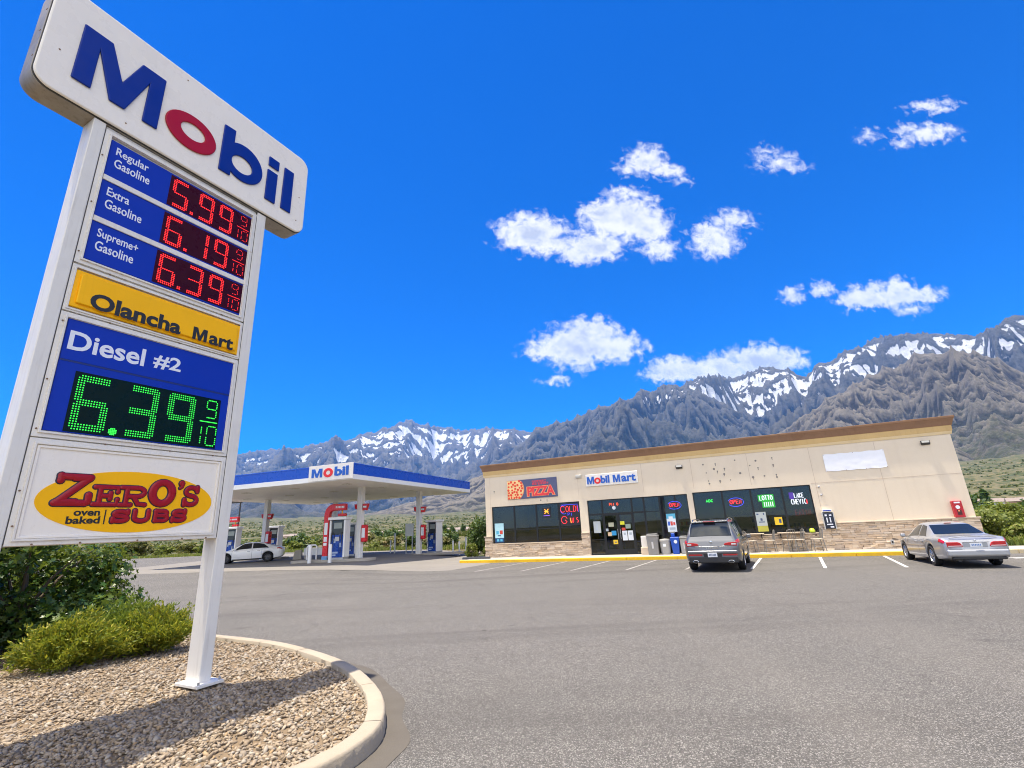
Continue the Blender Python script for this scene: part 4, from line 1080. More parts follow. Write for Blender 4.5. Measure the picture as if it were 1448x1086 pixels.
for row, (z0, z1, x0, x1) in enumerate(((.33,.46,.05,1.0),(.19,.31,.05,1.16))):
    x = x0
    while x < x1-.06:
        w_ = g2.uniform(.05, .09)
        mb.box(x, -.049, z0, x+.022, -.0455, z1)
        if g2.random() < .8: mb.box(x+.0225, -.0488, z1-.03, x+w_, -.0455, z1)
        if g2.random() < .6: mb.box(x+.0225, -.0486, (z0+z1)/2-.012, x+w_, -.0455, (z0+z1)/2+.012)
        if g2.random() < .5: mb.box(x+.0225, -.0487, z0, x+w_, -.0455, z0+.026)
        x += w_+.025
mb.build('small_lettering', M('red_print', (.72,.035,.05), .5, var=.1), t)
# blank white vinyl patch
t = wthing('blank_banner', 'blank white vinyl banner creased at the edges on the right wall', 'banner', 19.58, 4.07)
P = []
for i in range(31):
    P.append([(-1.215+2.43*i/30, -.012-.008*float(fbm(np.array(i*.35), np.array(j*.5+3), 3, 9))-.008, -.405+.81*j/10+.012*math.sin(i*.9)*(j in (0, 10))) for j in range(11)])
MB().grid(P).build('vinyl', M('white_vinyl', (.80,.81,.84), .4, var=.05, sc=2, bmp=.1, bsc=6, dirt=.03, dcol=(.6,.58,.55)), t, smooth=180)
mb = MB()
for x, z in ((-1.19,.38),(1.19,.38),(-1.18,-.38),(1.19,-.38),(-.4,-.39),(.4,-.39),(0,.39)): MB().cyl((x,-.001,z),(x,-.045,z),.014,n=8).build('fixing', RUST, t)
# leftovers of a removed sign: studs and scars
g2 = random.Random(12)
for u, z in ((12.95,4.52),(13.55,4.50),(14.5,4.6),(15.45,4.48),(16.2,4.55),(13.45,4.25),(13.6,4.12),(13.95,4.22),(13.05,4.08),(15.15,4.27),(15.5,4.12),(16.2,4.2),(13.9,3.95),(14.65,3.93),(13.65,3.62),(14.15,3.63),(15.2,3.68),(15.72,3.70),(16.25,3.72),(16.26,3.6),(13.1,3.66),(13.12,3.52),(.63,4.02),(3.7,3.30),(4.1,3.29)):
    mb = MB(); r = g2.uniform(.020, .040)
    mb.cyl((u, -.001, z), (u, -.012-g2.random()*.012, z), r*.55, n=7); mb.lathe([(r*1.5, -.0012), (r*1.4, -.006), (.0, -.007)], 9, (u, 0, z), 'y')
    if g2.random() < .4: mb.box(u-.01, -.012, z-.11, u+.012, -.001, z-.02)
    mb.build('sign_anchor', M('anchor_metal', (.22,.20,.18), .6, metal=.4, var=.5, sc=20), wall)
def camera_dome(u, z, label):
    t = wthing('security_camera', label, 'camera', u, z, 0, 'white cameras beside the right window')
    MB().cyl((0,0,0),(0,-.025,0),.055,n=14).build('base', WHT2, t); MB().lathe([(.045,-.025),(.048,-.045),(.036,-.07),(.0,-.08)],14,(0,0,0),'y').build('dome', M('grey_dome', (.35,.35,.36), .2, var=.1), t, smooth=60)
camera_dome(17.92, 3.0, 'upper white security camera beside the right shop window'); camera_dome(17.95, 2.62, 'lower white security camera beside the right shop window')
# dark payphone box
t = wthing('phone_box', 'dark navy wall phone box with white marks right of the windows', 'phone', 18.0, 1.08, .06)
mb = MB(); mb.box(-.20, -.30, 0, .20, 0, .70); mb.build('housing', M('navy_enamel', (.012,.016,.032), .35, var=.15), t, bevel=.02)
mb = MB(); mb.box(-.235, -.32, -.03, -.2005, 0, .74); mb.box(.2005, -.32, -.03, .235, 0, .74); mb.build('side_panel', M('grey_lamp_body', (.5,.49,.46), .5, var=.1), t, bevel=.01)
mb = MB(); mb.box(-.19, -.27, .745, .19, -.01, .86); mb.build('cap', WHT2, t, bevel=.015)
mb = MB(); mb.box(-.10,-.308,.28,-.055,-.3005,.50); mb.box(.03,-.308,.28,.075,-.3005,.52); mb.box(-.14,-.307,.56,-.05,-.3005,.64); mb.box(.03,-.307,.57,.13,-.3005,.63); mb.box(-.12,-.307,.17,.12,-.3005,.22); mb.box(.0,-.307,.05,.14,-.3005,.11); mb.build('marking', WLET, t)
mb = MB(); mb.box(-.16,-.274,.79,.16,-.2705,.83); mb.build('lettering', BLUE, t)
# red box with white dial
t = wthing('red_cabinet', 'red wall cabinet with a white badge at the right end of the wall', 'cabinet', 22.80, 1.345, .06)
MB().box(-.17, -.22, 0, .17, 0, .68).build('housing', M('red_enamel', (.42,.012,.02), .35, var=.12), t, bevel=.015)
mb = MB(); mb.lathe([(.075,-.22),(.075,-.232),(.0,-.233)], 18, (-.01,0,.42), 'y'); mb.box(-.10,-.226,.58,.10,-.2205,.64); mb.build('badge', WLET, t)
mb = MB(); mb.box(-.07,-.227,.10,.08,-.2205,.30); mb.build('recess', M('dark_recess', (.06,.01,.01), .5), t)
MB().box(-.03,-.232,.24,.02,-.2275,.30).build('marking', M('orange_print', (.85,.32,.12), .5, var=.1), t)
# ------------------------------------------------------------------ signs and posters in the glass
GY = .06
def tubes(t, name, paths, mat_, r=.012, y=0):
    mb = MB()
    for p in paths: mb.tube([(x, y, z) for x, z in p], r, 6)
    return mb.build(name, mat_, t, smooth=60)
NRED = emit('red_neon', (1, .04, .05), .68); NBLU = emit('blue_neon', (.07, .09, 1), .6); NGRN = emit('green_neon', (.05, 1, .12), .6); NWHT = emit('white_neon', (.85, .9, 1), .45); NORG = emit('orange_neon', (1, .35, .03), 1.1); NPUR = emit('violet_neon', (.30, .14, .9), .8)
ST = {'O': [arc(.5,.5,.45,.48,0,360,16)], 'P': [[(.1,0),(.1,1),(.55,1)]+arc(.55,.75,.35,.25,90,-90,8)+[(.1,.5)]], 'E': [[(.9,0),(.1,0),(.1,1),(.9,1)],[(.1,.5),(.75,.5)]], 'N': [[(.1,0),(.1,1),(.9,0),(.9,1)]],
      'A': [[(.05,0),(.5,1),(.95,0)],[(.22,.38),(.78,.38)]], 'D': [[(.1,0),(.1,1),(.4,1)]+arc(.4,.5,.5,.5,90,-90,8)+[(.1,0)]], 'C': [arc(.55,.5,.45,.48,50,310,12)],
      'L': [[(.1,1),(.1,0),(.9,0)]], 'I': [[(.5,0),(.5,1)]], 'G': [arc(.55,.5,.45,.48,50,340,12)+[(.6,.4)]], 'R': [[(.1,0),(.1,1),(.55,1)]+arc(.55,.75,.35,.25,90,-90,8)+[(.1,.5)],[(.5,.5),(.9,0)]],
      'U': [[(.1,1),(.1,.3)]+arc(.5,.35,.4,.35,180,360,10)+[(.9,1)]], 'S': [arc(.5,.75,.38,.25,40,270,10)+arc(.5,.25,.4,.25,90,-140,10)], 'T': [[(.05,1),(.95,1)],[(.5,1),(.5,0)]], 'K': [[(.1,0),(.1,1)],[(.9,1),(.1,.45),(.9,0)]], 'H': [[(.1,0),(.1,1)],[(.9,0),(.9,1)],[(.1,.5),(.9,.5)]], 'V': [[(.05,1),(.5,0),(.95,1)]], 'Y': [[(.05,1),(.5,.5),(.95,1)],[(.5,.5),(.5,0)]], 'F': [[(.1,0),(.1,1),(.9,1)],[(.1,.5),(.7,.5)]], 'X': [[(.05,0),(.95,1)],[(.05,1),(.95,0)]]}
def word(s, x0, x1, z0, z1, gap=.22):
    n = len(s); w_ = (x1-x0)/(n+gap*(n-1)); out = []
    for i, ch in enumerate(s):
        a = x0+i*w_*(1+gap)
        for p in ST.get(ch, []): out.append([(a+px*w_, z0+pz*(z1-z0)) for px, pz in p])
    return out
def backing(t, x0, x1, z0, z1, y=.012, mat_=None): MB().box(x0, y, z0, x1, y+.015, z1).build('backing', mat_ or M('black_backing', (.012,.011,.016), .4, var=.2), t)
# large red and blue neon, left window
t = wthing('neon_sign', 'large red and blue neon sign on a dark board in the left windows', 'neon sign', 5.40, 2.40, GY)
backing(t, -.58, .58, -.62, .60)
tubes(t, 'red_tube', [arc(-.40,.30,.14,.17,40,320,10)]+word('OLD', -.22, .42, .14, .46)+[[(.48,.46),(.48,.14)]]+[arc(-.34,-.30,.18,.2,20,330,12)+[(-.30,-.30)]], NRED, .017)
tubes(t, 'blue_tube', [arc(-.32,.28,.22,.25,60,300,12)]+word('PIZZ', -.12, .5, -.08, .08)+[[(-.5,.54),(.5,.54),(.54,.1)]], NBLU, .012)
tubes(t, 'orange_tube', word('IUBS', -.02, .5, -.46, -.20), NRED, .017)
tubes(t, 'arrow_tube', [[(.02,-.2),(.06,-.48)]], NORG, .02)
t = wthing('neon_sign', 'small black neon sign with an orange cross in the left windows', 'neon sign', 3.99, 2.55, GY)
backing(t, -.25, .25, -.28, .30)
tubes(t, 'orange_tube', [[(-.12,-.04),(.12,.22)],[(-.12,.22),(.12,-.04)],[(-.12,.09),(-.05,.09)],[(.05,.09),(.12,.09)]], NORG, .022); tubes(t, 'violet_tube', [[(-.2,-.16),(.2,-.14)]], NPUR, .012)
def open_sign(u, z, label, s=1.):
    t = wthing('neon_sign', label, 'neon sign', u, z, GY, 'neon signs in the shop windows')
    tubes(t, 'red_tube', word('OPEN', -.30*s, .30*s, -.10*s, .11*s), NRED, .019*s)
    tubes(t, 'blue_tube', [arc(0, .0, .40*s, .22*s, 20, 160, 14), arc(0,-.02,.40*s,.22*s,210,340,14), [(.40*s,.05*s),(.40*s,-.08*s)]], NBLU, .015*s)
open_sign(11.22, 2.56, 'red and blue neon open sign in the tall pane beside the doors', .85)
open_sign(14.2, 2.53, 'red and blue neon open sign in the right windows', .9)
t = wthing('neon_sign', 'tiny green neon letters in the right windows', 'neon sign', 12.98, 2.66, GY, 'neon signs in the shop windows'); tubes(t, 'green_tube', word('ADC', -.17, .17, -.06, .06), NGRN, .017)
t = wthing('neon_sign', 'green and white lit sign in the right windows', 'neon sign', 15.58, 2.50, GY, 'neon signs in the shop windows')
MB().box(-.34, .01, -.02, .36, .02, .30).build('backing', emit('green_glow_panel', (.02,.55,.04), .3), t)
MB().box(-.20, .0105, -.33, .36, .0205, -.025).build('backing', emit('green_glow_panel', (.02,.55,.04), .3), t)
tubes(t, 'white_tube', word('LOTTO', -.28, .30, .04, .25)+word('IIIII', -.14, .30, -.28, -.06), NWHT, .02)
t = wthing('neon_sign', 'violet and white lit sign in the rightmost window pane', 'neon sign', 16.95, 2.53, GY, 'neon signs in the shop windows')
MB().box(-.34, .01, -.02, -.15, .02, .29).build('backing', emit('violet_glow_panel', (.10,.05,.42), .3), t)
tubes(t, 'white_tube', word('LAKE', -.13, .27, .03, .24)+word('CHEVIC', -.30, .34, -.27, -.04), NWHT, .02)
tubes(t, 'red_tube', [[(.36,-.27),(.36,-.08)]], NRED, .02)
t = wthing('lit_sign', 'dim red lit sign low inside the rightmost window pane', 'sign', 17.05, 1.86, -.35+.6)
tubes(t, 'red_tube', word('EATIN', -.30, .35, -.12, .14), emit('dim_red_neon', (1,.12,.05), .45), .02)
# posters
PBLUE = M('poster_blue', (.10,.42,.60), .4, var=.25, sc=6); PNAVY = M('poster_navy', (.008,.05,.16), .4, var=.2); PWHT = M('poster_white', (.70,.74,.76), .4, var=.06, sc=5); PRED = M('poster_red', (.62,.06,.04), .4, var=.1); PYEL = M('poster_yellow', (.75,.50,.02), .4, var=.1); PTXT = M('poster_text', (.04,.07,.16), .5, var=.1)
def poster(u, z, w_, h, label, blocks, base=PWHT, y=GY):
    t = wthing('poster', label, 'poster', u, z, y, 'posters in the shop glass')
    MB().box(-w_/2, -.003, -h/2, w_/2, .003, h/2).build('sheet', base, t)
    for k, (a, b_, c, d, mat_) in enumerate(blocks): MB().box(a*w_/2, -.0036-.0004*k, b_*h/2, c*w_/2, -.0031, d*h/2).build('print', mat_, t)
poster(.86, 1.55, .60, 1.10, 'pale blue drinks poster with a navy foot in the leftmost window', [(-1,-1,1,-.55,PNAVY),(-.6,-.9,-.1,-.65,PBLUE),(.15,-.9,.65,-.65,PBLUE),(-.7,-.15,-.1,.2,PBLUE),(.1,-.15,.75,.25,PRED),(-.4,-.35,.3,-.25,PTXT)], M('poster_sky', (.42,.68,.74), .4, var=.2, sc=4))
poster(10.96, 1.67, .46, .92, 'tall bright poster with red and blue letters right of the doors', [(-1,.45,1,1,PBLUE),(-.8,-.3,-.35,.15,M('print_blue', (.02,.1,.5), .4)),(-.25,-.3,.25,.15,PRED),(.35,-.25,.8,.05,PRED),(-.6,-.75,.7,-.5,M('poster_grey', (.4,.46,.5), .5)),(-.5,.2,.4,.7,PWHT)])
poster(15.22, 1.52, .46, .92, 'tall pale grey poster with a yellow foot in the right windows', [(-1,-1,1,-.42,M('poster_olive', (.42,.40,.05), .4, var=.2, sc=6)),(-.2,.1,.2,.35,PTXT),(-.55,-.08,.55,.02,PTXT),(-.8,.72,-.4,.85,PTXT),(.45,.7,.7,.88,PTXT)], M('poster_grey_sheet', (.42,.46,.45), .4, var=.08))
poster(15.95, 1.52, .34, .36, 'small yellow notice beside the tall pale grey poster', [(.1,-.5,.7,.5,PTXT)], PYEL)
poster(6.95, 1.62, .40, .62, 'small white notice on the side pane left of the doors', [(-.3,-.5,.2,.6,M('poster_grey', (.4,.46,.5), .5))], M('poster_grey_sheet', (.42,.46,.45), .4, var=.08))
DY = .055
for u, z, w_, h, lab, base in ((7.74,1.72,.30,.22,'pale torn sticker near the top of the left glass door',M('sticker_olive', (.40,.40,.28), .5, var=.2)),(7.46,1.45,.2,.14,'small grey sticker at the left edge of the left glass door',M('poster_grey', (.4,.46,.5), .5)),(7.85,1.27,.26,.24,'round blue sticker on the left glass door',M('print_cyan', (.03,.28,.55), .4)),(7.62,1.22,.22,.2,'tan sticker beside the blue sticker on the left glass door',M('sticker_tan', (.62,.46,.28), .5)),(7.90,.80,.25,.22,'yellow warning sticker low on the left glass door',PYEL),
                             (8.36,1.78,.24,.18,'yellow sticker at the top of the right glass door',M('sticker_lime', (.7,.68,.03), .4)),(8.66,1.60,.28,.24,'grey green sticker on the right glass door',M('sticker_sage', (.25,.32,.26), .5)),(8.40,1.46,.2,.14,'small red sticker on the right glass door',PRED),(8.44,1.12,.27,.5,'left white notice sheet on the right glass door',PWHT),(8.76,1.12,.30,.5,'right white notice sheet on the right glass door',PWHT)):
    poster(u, z, w_, h, lab, [(-.5,.1,.4,.6,M('poster_grey', (.4,.46,.5), .5))] if h > .4 else [(-.5,-.3,.5,.2,PTXT)] if base is PYEL else [], base, .088)
t = wthing('neon_sign', 'small red lit sign over a white badge above the doors', 'neon sign', 8.0, 2.78, GY); tubes(t, 'red_tube', word('PIIZO', -.25, .25, -.05, .09), emit('dim_red_neon', (1,.12,.05), .45), .022); MB().lathe([(.10,-.005),(.10,.0),(.0,.004)],16,(0,0,-.17),'y').build('badge', PWHT, t)
# ------------------------------------------------------------------ fuel canopy
CF = np.array([-8.85, 26.1]); CYAW = R(70.7)
cx_, cy_ = np.array([math.cos(CYAW), math.sin(CYAW)]), np.array([-math.sin(CYAW), math.cos(CYAW)])
def cw(a, b): p = CF+cx_*a+cy_*b; return float(p[0]), float(p[1])
def cl(x, y): d = np.array([x, y])-CF; return float(d@cx_), float(d@cy_)
CZ, CA, CB = 4.75, 15.0, 16.2
can = thing('fuel_canopy', 'flat white fuel canopy with a blue fascia band over the pumps', 'canopy', (*CF, .3), CYAW)
CWH = M('canopy_white', (.74,.74,.72), .4, var=.05, sc=1.2, dirt=.12, dcol=(.4,.36,.3), streak=.12)
CBL = M('canopy_blue', (.006,.075,.48), .3, var=.06, sc=1.2, spec=.5)
Z0 = CZ-.3
roof = MB().box(.06, .06, Z0+.03, CA-.06, CB-.06, Z0+.62).build('roof', CWH, can)
mb = MB()
for i in range(16): mb.box(.062+(CA-.124)*i/16, .062, Z0+.008, .062+(CA-.124)*(i+1)/16-.016, CB-.062, Z0+.0298)
mb.build('soffit', M('soffit_white', (.80,.78,.73), .5, var=.05, sc=1, dirt=.2, dcol=(.45,.40,.33)), roof)
def ringbox(a0, a1, b0, b1, w_, z0, z1):
    mb = MB(); mb.box(a0, b0, z0, a1, b0+w_, z1); mb.box(a0, b1-w_, z0, a1, b1, z1); mb.box(a0, b0+w_, z0, a0+w_, b1-w_, z1); mb.box(a1-w_, b0+w_, z0, a1, b1-w_, z1); return mb
ringbox(0, CA, 0, CB, .055, Z0, Z0+.265).build('white_trim', CWH, can, bevel=.01)
ringbox(.01, CA-.01, .01, CB-.01, .045, Z0+.27, Z0+.80).build('fascia', CBL, can)
ringbox(-.01, CA+.01, -.01, CB+.01, .06, Z0+.803, Z0+.87).build('fascia_cap', CBL, can, bevel=.01)
bd = MB().box(-.05, .0, Z0+.04, -.012, 3.0, Z0+.90).build('name_board', ACR, can, bevel=.01)
# lettering on the board faces -x of the canopy frame: write in x,z then turn
mb = MB(); glyph_m(mb, -2.78, -2.05, Z0+.24, Z0+.72, -.0505, .02); mb.v = [(y, -x, z) for x, y, z in mb.v]; mb.build('lettering', SBL, bd); mb = MB(); text_into(mb, 'bil', -1.22, -.28, Z0+.24, Z0+.75, -.0505, .04, .02)
mb.v = [(y, -x, z) for x, y, z in mb.v]; mb.build('lettering', M('shop_blue', (.01,.10,.46), .4, var=.05), bd)
mb = MB(); mb.ring(ell(-1.65,Z0+.46,.32,.25,28), ell(-1.65,Z0+.46,.15,.12,28), -.072, -.0505); mb.v = [(y, -x, z) for x, y, z in mb.v]; mb.build('red_letter', M('shop_red', (.70,.02,.02), .4, var=.05), bd)
COLS = {'C': (-9.95, 31.06), 'D': (-7.36, 36.6), 'A': (-19.3, 37.7), 'B': (-16.4, 44.0)}
for k, (x, y) in COLS.items():
    a, b_ = cl(x, y); zb = float(gz(x, y))-.3
    c = MB().box(a-.17, b_-.17, zb, a+.17, b_+.17, Z0+.03).build('column', CWH, can, bevel=.02)
    MB().box(a-.26, b_-.26, zb-.02, a+.26, b_+.26, zb+.05).build('column_base', CONC, c, bevel=.01)
g2 = random.Random(2)
for i in range(4):
    for j in range(4):
        MB().box(2+i*3.6-.22, 2+j*3.9-.22, Z0-.025, 2+i*3.6+.22, 2+j*3.9+.22, Z0+.007).build('canopy_light', M('canopy_lens', (.6,.58,.52), .3, var=.1), can, bevel=.006)
RED = M('pump_red', (.60,.012,.022), .3, var=.08, sc=3, spec=.5); GRY = M('pump_grey', (.42,.42,.42), .4, metal=.3, var=.1); PBL = M('pump_blue', (.006,.055,.33), .3, var=.1); PGL = M('pump_screen', (.03,.035,.04), .15, var=.2, spec=.6); RUB = M('black_rubber', (.015,.015,.015), .6, var=.2)
# islands
for nm, (x, y), L in (('C', (-11.35, 30.6), 5.4), ('D', (-6.5, 37.1), 5.0), ('A', (-20.6, 39.2), 5.4)):
    z = float(gz(x, y)); ang = R(-12)
    mb = MB(); P = rrect(-L/2, L/2, -.62, .62, .45, 6)
    mb.prism(P, 0, .14); mb.v = [(x+a*math.cos(ang)-c*math.sin(ang), y+a*math.sin(ang)+c*math.cos(ang), z+.14-b_) for a, b_, c in mb.v]
    struct(mb.build('kerb', CONC, bevel=.015))
def pump(x, y, rz, label, arch=True, s=1.):
    t = thing('fuel_pump', label, 'fuel pump', (x, y, float(gz(x, y))+.13), rz, 'fuel pumps under the canopy'); t.scale = (s*.84, s, s)
    MB().box(-.55, -.38, 0, .55, .38, .12).build('plinth', GRY, t, bevel=.01)
    mb = MB(); mb.box(-.60, -.36, .121, -.47, .36, 2.28); mb.box(.47, -.36, .121, .60, .36, 2.28); mb.build('side_column', CWH, t, bevel=.03)
    MB().box(-.465, -.31, .121, .465, .31, 1.42).build('lower_panel', PBL, t, bevel=.015)
    MB().box(-.45, -.25, 1.425, .45, .25, 2.27).build('dispenser_head', PGL, t, bevel=.02)
    MB().box(-.68, -.46, 2.285, .68, .46, 2.45).build('top_cover', CWH, t, bevel=.03)
    for sd in (-1, 1):
        mb = MB(); mb.box(-.30, sd*.252, 1.78, .30, sd*.275, 2.12); mb.build('price_screen', M('lcd_grey', (.25,.28,.26), .2, var=.1), t)
        mb = MB(); mb.box(-.16, sd*.312, 1.05, .16, sd*.33, 1.30); mb.build('keypad', GRY, t, bevel=.01)
        mb = MB(); mb.box(-.38, sd*.3115, .35, .1, sd*.317, .45); mb.box(-.38, sd*.3115, .22, -.05, sd*.317, .30); mb.box(-.28, sd*.3115, .95, -.1, sd*.317, 1.2); mb.box(.2, sd*.3115, .7, .36, sd*.317, .95); mb.build('decal', M('decal_pale', (.35,.45,.65), .4, var=.2), t)
        for k, hx in enumerate((-.36, .36)):
            h_ = MB().tube([(hx, sd*.30, 1.55), (hx, sd*.38, 1.5), (hx*1.06, sd*.40, 1.25), (hx*1.04, sd*.34, 1.1)], [.03,.035,.03,.02], 8).build('nozzle', RUB, t, smooth=60)
            MB().tube([(hx*1.04, sd*.36, 1.12), (hx*1.2, sd*.5, .6), (hx*1.1, sd*.52, .35), (hx*.8, sd*.48, .45), (hx*.6, sd*.40, 1.0), (hx*.55, sd*.32, 1.4)], .018, 8).build('hose', RUB, t, smooth=60)
    if arch:
        a_ = thing_arch(t)
    return t
def thing_arch(t):
    P = [(-.98, 0), (-.98, .2), (-.98, 2.60)]+[(-.98+.45*(1-math.cos(R(a))), 2.60+.45*math.sin(R(a))) for a in range(15, 91, 15)]+[(.42, 3.05)]
    mb = MB()
    inner = []; outer = []
    for k, (px, pz) in enumerate(P):
        dx, dz = (P[min(k+1, len(P)-1)][0]-P[max(k-1, 0)][0], P[min(k+1, len(P)-1)][1]-P[max(k-1, 0)][1]); l = math.hypot(dx, dz); nx, nz = -dz/l, dx/l
        outer.append((px+nx*.20, pz+nz*.20)); inner.append((px-nx*.20, pz-nz*.20))
    mb.prism([(x, z) for x, z in outer]+[(x, z) for x, z in inner[::-1]], -.16, .16)
    ar = mb.build('red_arch', RED, t, bevel=.04)
    for sd in (-1, 1):
        for z0, z1 in ((1.45, 2.15), (1.05, 1.32), (.82, .98)): MB().box(-1.10, sd*.161, z0, -.86, sd*.168, z1).build('label_plate', PWHT, ar)
        mb = MB()
        for x in (-.32, -.18, -.07, .04, .15, .26): mb.box(x, sd*.161, 2.99, x+.07, sd*.168, 3.11)
        mb.build('lettering', PWHT, ar)
    MB().box(-1.19, -.18, .0, -.77, .18, .22).build('foot', M('arch_foot_blue', (.12,.30,.55), .4, var=.1), ar, bevel=.02)
    MB().box(-.15, -.14, 2.50, .42, .14, 2.66).build('lower_sign', RED, t, bevel=.03)
    MB().tube([(.1, .02, 2.6), (.1, .02, 2.95)], .05, 8).build('stem', YEL, t)
    return ar
pump(-10.95, 30.35, R(-6), 'nearest fuel pump with a red arch and blue lower panel')
pump(-6.35, 37.4, R(-30), 'right fuel pump without an arch standing past the second column', arch=False, s=.96)
pump(-23.4, 40.6, R(-2), 'left fuel pump with a red arch partly behind the price sign post')
pump(-21.3, 43.4, R(-6), 'far white fuel pump behind the parked white car', arch=False)
pump(-11.75, 35.2, R(-18), 'dark blue backed fuel pump in the shade just behind the front column', arch=False, s=.9)
def colthing(k, label1, label2, dx=.0):
    x, y = COLS[k]; z = float(gz(x, y)); ang = R(-12)
    t = thing('column_flag', label1, 'sign', (x, y, z+2.95), ang, 'small red signs on the canopy columns')
    mb = MB(); mb.prism([(.175,.0),(.42,.0),(.56,.40),(.175,.40)], -.12, .12); mb.build('wedge', RED, t, bevel=.02); mb = MB(); mb.prism([(-.175,.05),(-.36,.12),(-.42,.40),(-.175,.40)], -.10, .10); mb.build('wedge', RED, t, bevel=.02)
    MB().box(.21, -.128, .16, .45, -.121, .27).build('lettering', PWHT, t)
    t = thing('column_box', label2, 'box', (x, y, z+1.05), ang, 'red boxes on the canopy columns')
    mb = MB(); mb.box(.18, -.2, 0, .50, .16, 1.02); mb.build('housing', RED, t, bevel=.07)
    MB().box(.235, -.21, .26, .455, -.2005, .82).build('label_plate', PWHT, t, bevel=.004)
colthing('C', 'small red wedge sign on the front canopy column', 'red box with a white label on the front canopy column')
colthing('D', 'small red wedge sign on the right canopy column', 'red box with a white label on the right canopy column')
colthing('A', 'small red wedge sign on the left canopy column', 'red box with a white label on the left canopy column')
t = thing('notice_board', 'pale grey notice board beside the right canopy column', 'board', (-8.15, 37.0, float(gz(-8.1, 37))), R(-15))
MB().box(-.32, -.05, 1.25, .32, .05, 2.15).build('board', M('notice_pale', (.55,.58,.57), .5, var=.1), t, bevel=.01); MB().box(-.28, -.035, 0, -.22, .035, 1.25).build('leg', GRY, t); MB().box(.22, -.035, 0, .28, .035, 1.25).build('leg', GRY, t)
def bollard(x, y, h, r, label, hoop=False):
    z = float(gz(x, y)); t = thing('bollard', label, 'bollard', (x, y, z), 0, 'white bollards at the pump islands')
    if hoop: MB().tube([(-.3,0,0),(-.3,0,h-.1),(-.22,0,h),(.22,0,h),(.3,0,h-.1),(.3,0,0)], r, 10).build('hoop', CWH, t, smooth=60)
    else: MB().lathe([(r,0),(r,h-.08),(r*.8,h-.02),(0,h)], 14).build('post', CWH, t, smooth=50)
    return t
bollard(-12.55, 30.0, 1.05, .11, 'white bollard left of the nearest red arch pump')
bollard(-11.15, 29.5, 1.05, .10, 'white bollard right in front of the nearest red arch pump')
bollard(-13.1, 31.6, 1.0, .05, 'white hoop guard at the left end of the nearest island', True)
bollard(-5.0, 37.6, 1.05, .06, 'slim white bollard nearest the right pump'); bollard(-4.6, 38.2, 1.0, .06, 'slim white bollard in the middle right of the right pump'); bollard(-4.1, 38.4, 1.3, .07, 'tallest white bollard right of the right pump')
bollard(-10.1, 39.2, 1.0, .05, 'slim white bollard farthest left of the right island'); bollard(-9.7, 38.9, 1.5, .06, 'tall slim white post left of the right island')
t = thing('concrete_block', 'pale concrete block standing left of the nearest pump island', 'block', (-16.0, 36.2, float(gz(-16, 36.2))), R(12))
mb = MB(); mb.add([(-.30,-.25,0),(.30,-.25,0),(.30,.25,0),(-.30,.25,0),(-.2,-.15,.62),(.26,-.15,.68),(.26,.15,.68),(-.2,.15,.62)], [(0,3,2,1),(4,5,6,7),(0,1,5,4),(1,2,6,5),(2,3,7,6),(3,0,4,7)]); mb.build('block', CONC, t, bevel=.03)
t = thing('barrier', 'low white barrier beside the concrete block', 'barrier', (-14.6, 36.0, float(gz(-14.6, 36))), R(-8))
mb = MB(); mb.box(-.9,-.15,.25,.9,.15,.75); mb.build('panel', CWH, t, bevel=.03); mb = MB(); mb.box(-.8,-.2,0,-.6,.2,.2495); mb.box(.6,-.2,0,.8,.2,.2495); mb.build('foot', CONC, t)
def bin_(name, label, x, y, z, w_, d, h, body, lidm, rz=0, kind='square', group=None, extra=None):
    t = thing(name, label, 'bin', (x, y, z), rz, group)
    if kind == 'square':
        mb = MB(); k = .9; mb.add([(-w_/2*k,-d/2*k,0),(w_/2*k,-d/2*k,0),(w_/2*k,d/2*k,0),(-w_/2*k,d/2*k,0),(-w_/2,-d/2,h*.86),(w_/2,-d/2,h*.86),(w_/2,d/2,h*.86),(-w_/2,d/2,h*.86)], [(0,3,2,1),(4,5,6,7),(0,1,5,4),(1,2,6,5),(2,3,7,6),(3,0,4,7)])
        mb.build('body', body, t, bevel=.03)
        mb = MB(); mb.box(-w_/2-.02,-d/2-.02,h*.862,w_/2+.02,d/2+.02,h*.93); mb.box(-w_/2*.9,-d/2*.9,h*.931,w_/2*.9,d/2*.9,h); mb.build('lid', lidm, t, bevel=.02)
        mb = MB(); mb.box(-w_*.08,-d/2-.012,h*.3,w_*.08,-d/2+.04,h*.62); mb.build('badge', M('bin_badge', (.5,.5,.5), .5), t)
    else:
        MB().lathe([(w_/2*.86,0),(w_/2,h*.82),(w_/2*1.04,h*.83),(w_/2*1.04,h*.88),(0,h*.885)], 20).build('body', body, t, smooth=40)
        MB().lathe([(w_/2*1.0,h*.886),(w_/2*.95,h*.96),(0,h)], 20).build('lid', lidm, t, smooth=40)
        MB().box(-.07, -w_/2-.02, h*.5, .07, -w_/2*.8, h*.66).build('badge', PWHT, t)
    return t
BG = M('bin_grey', (.24,.235,.225), .7, var=.15, sc=4, bmp=.2, bsc=60); BGL = M('bin_light_grey', (.34,.335,.32), .7, var=.15, sc=4, bmp=.2, bsc=60)
BW_ = 'bins along the shop front'
bin_('trash_bin', 'tall square grey bin nearest the shop doors', *bw(9.98, .55), .15, .56, .52, 1.02, BG, BG, BYAW, group=BW_)
bin_('trash_bin', 'shorter round grey bin beside the tall square bin', *bw(10.57, .52), .15, .54, .5, .76, BGL, BGL, BYAW, 'round', group=BW_)
t = bin_('trash_bin', 'white and grey bin right of the blue washer stand', *bw(11.50, .5), .15, .36, .42, .86, BGL, BG, BYAW, group=BW_)
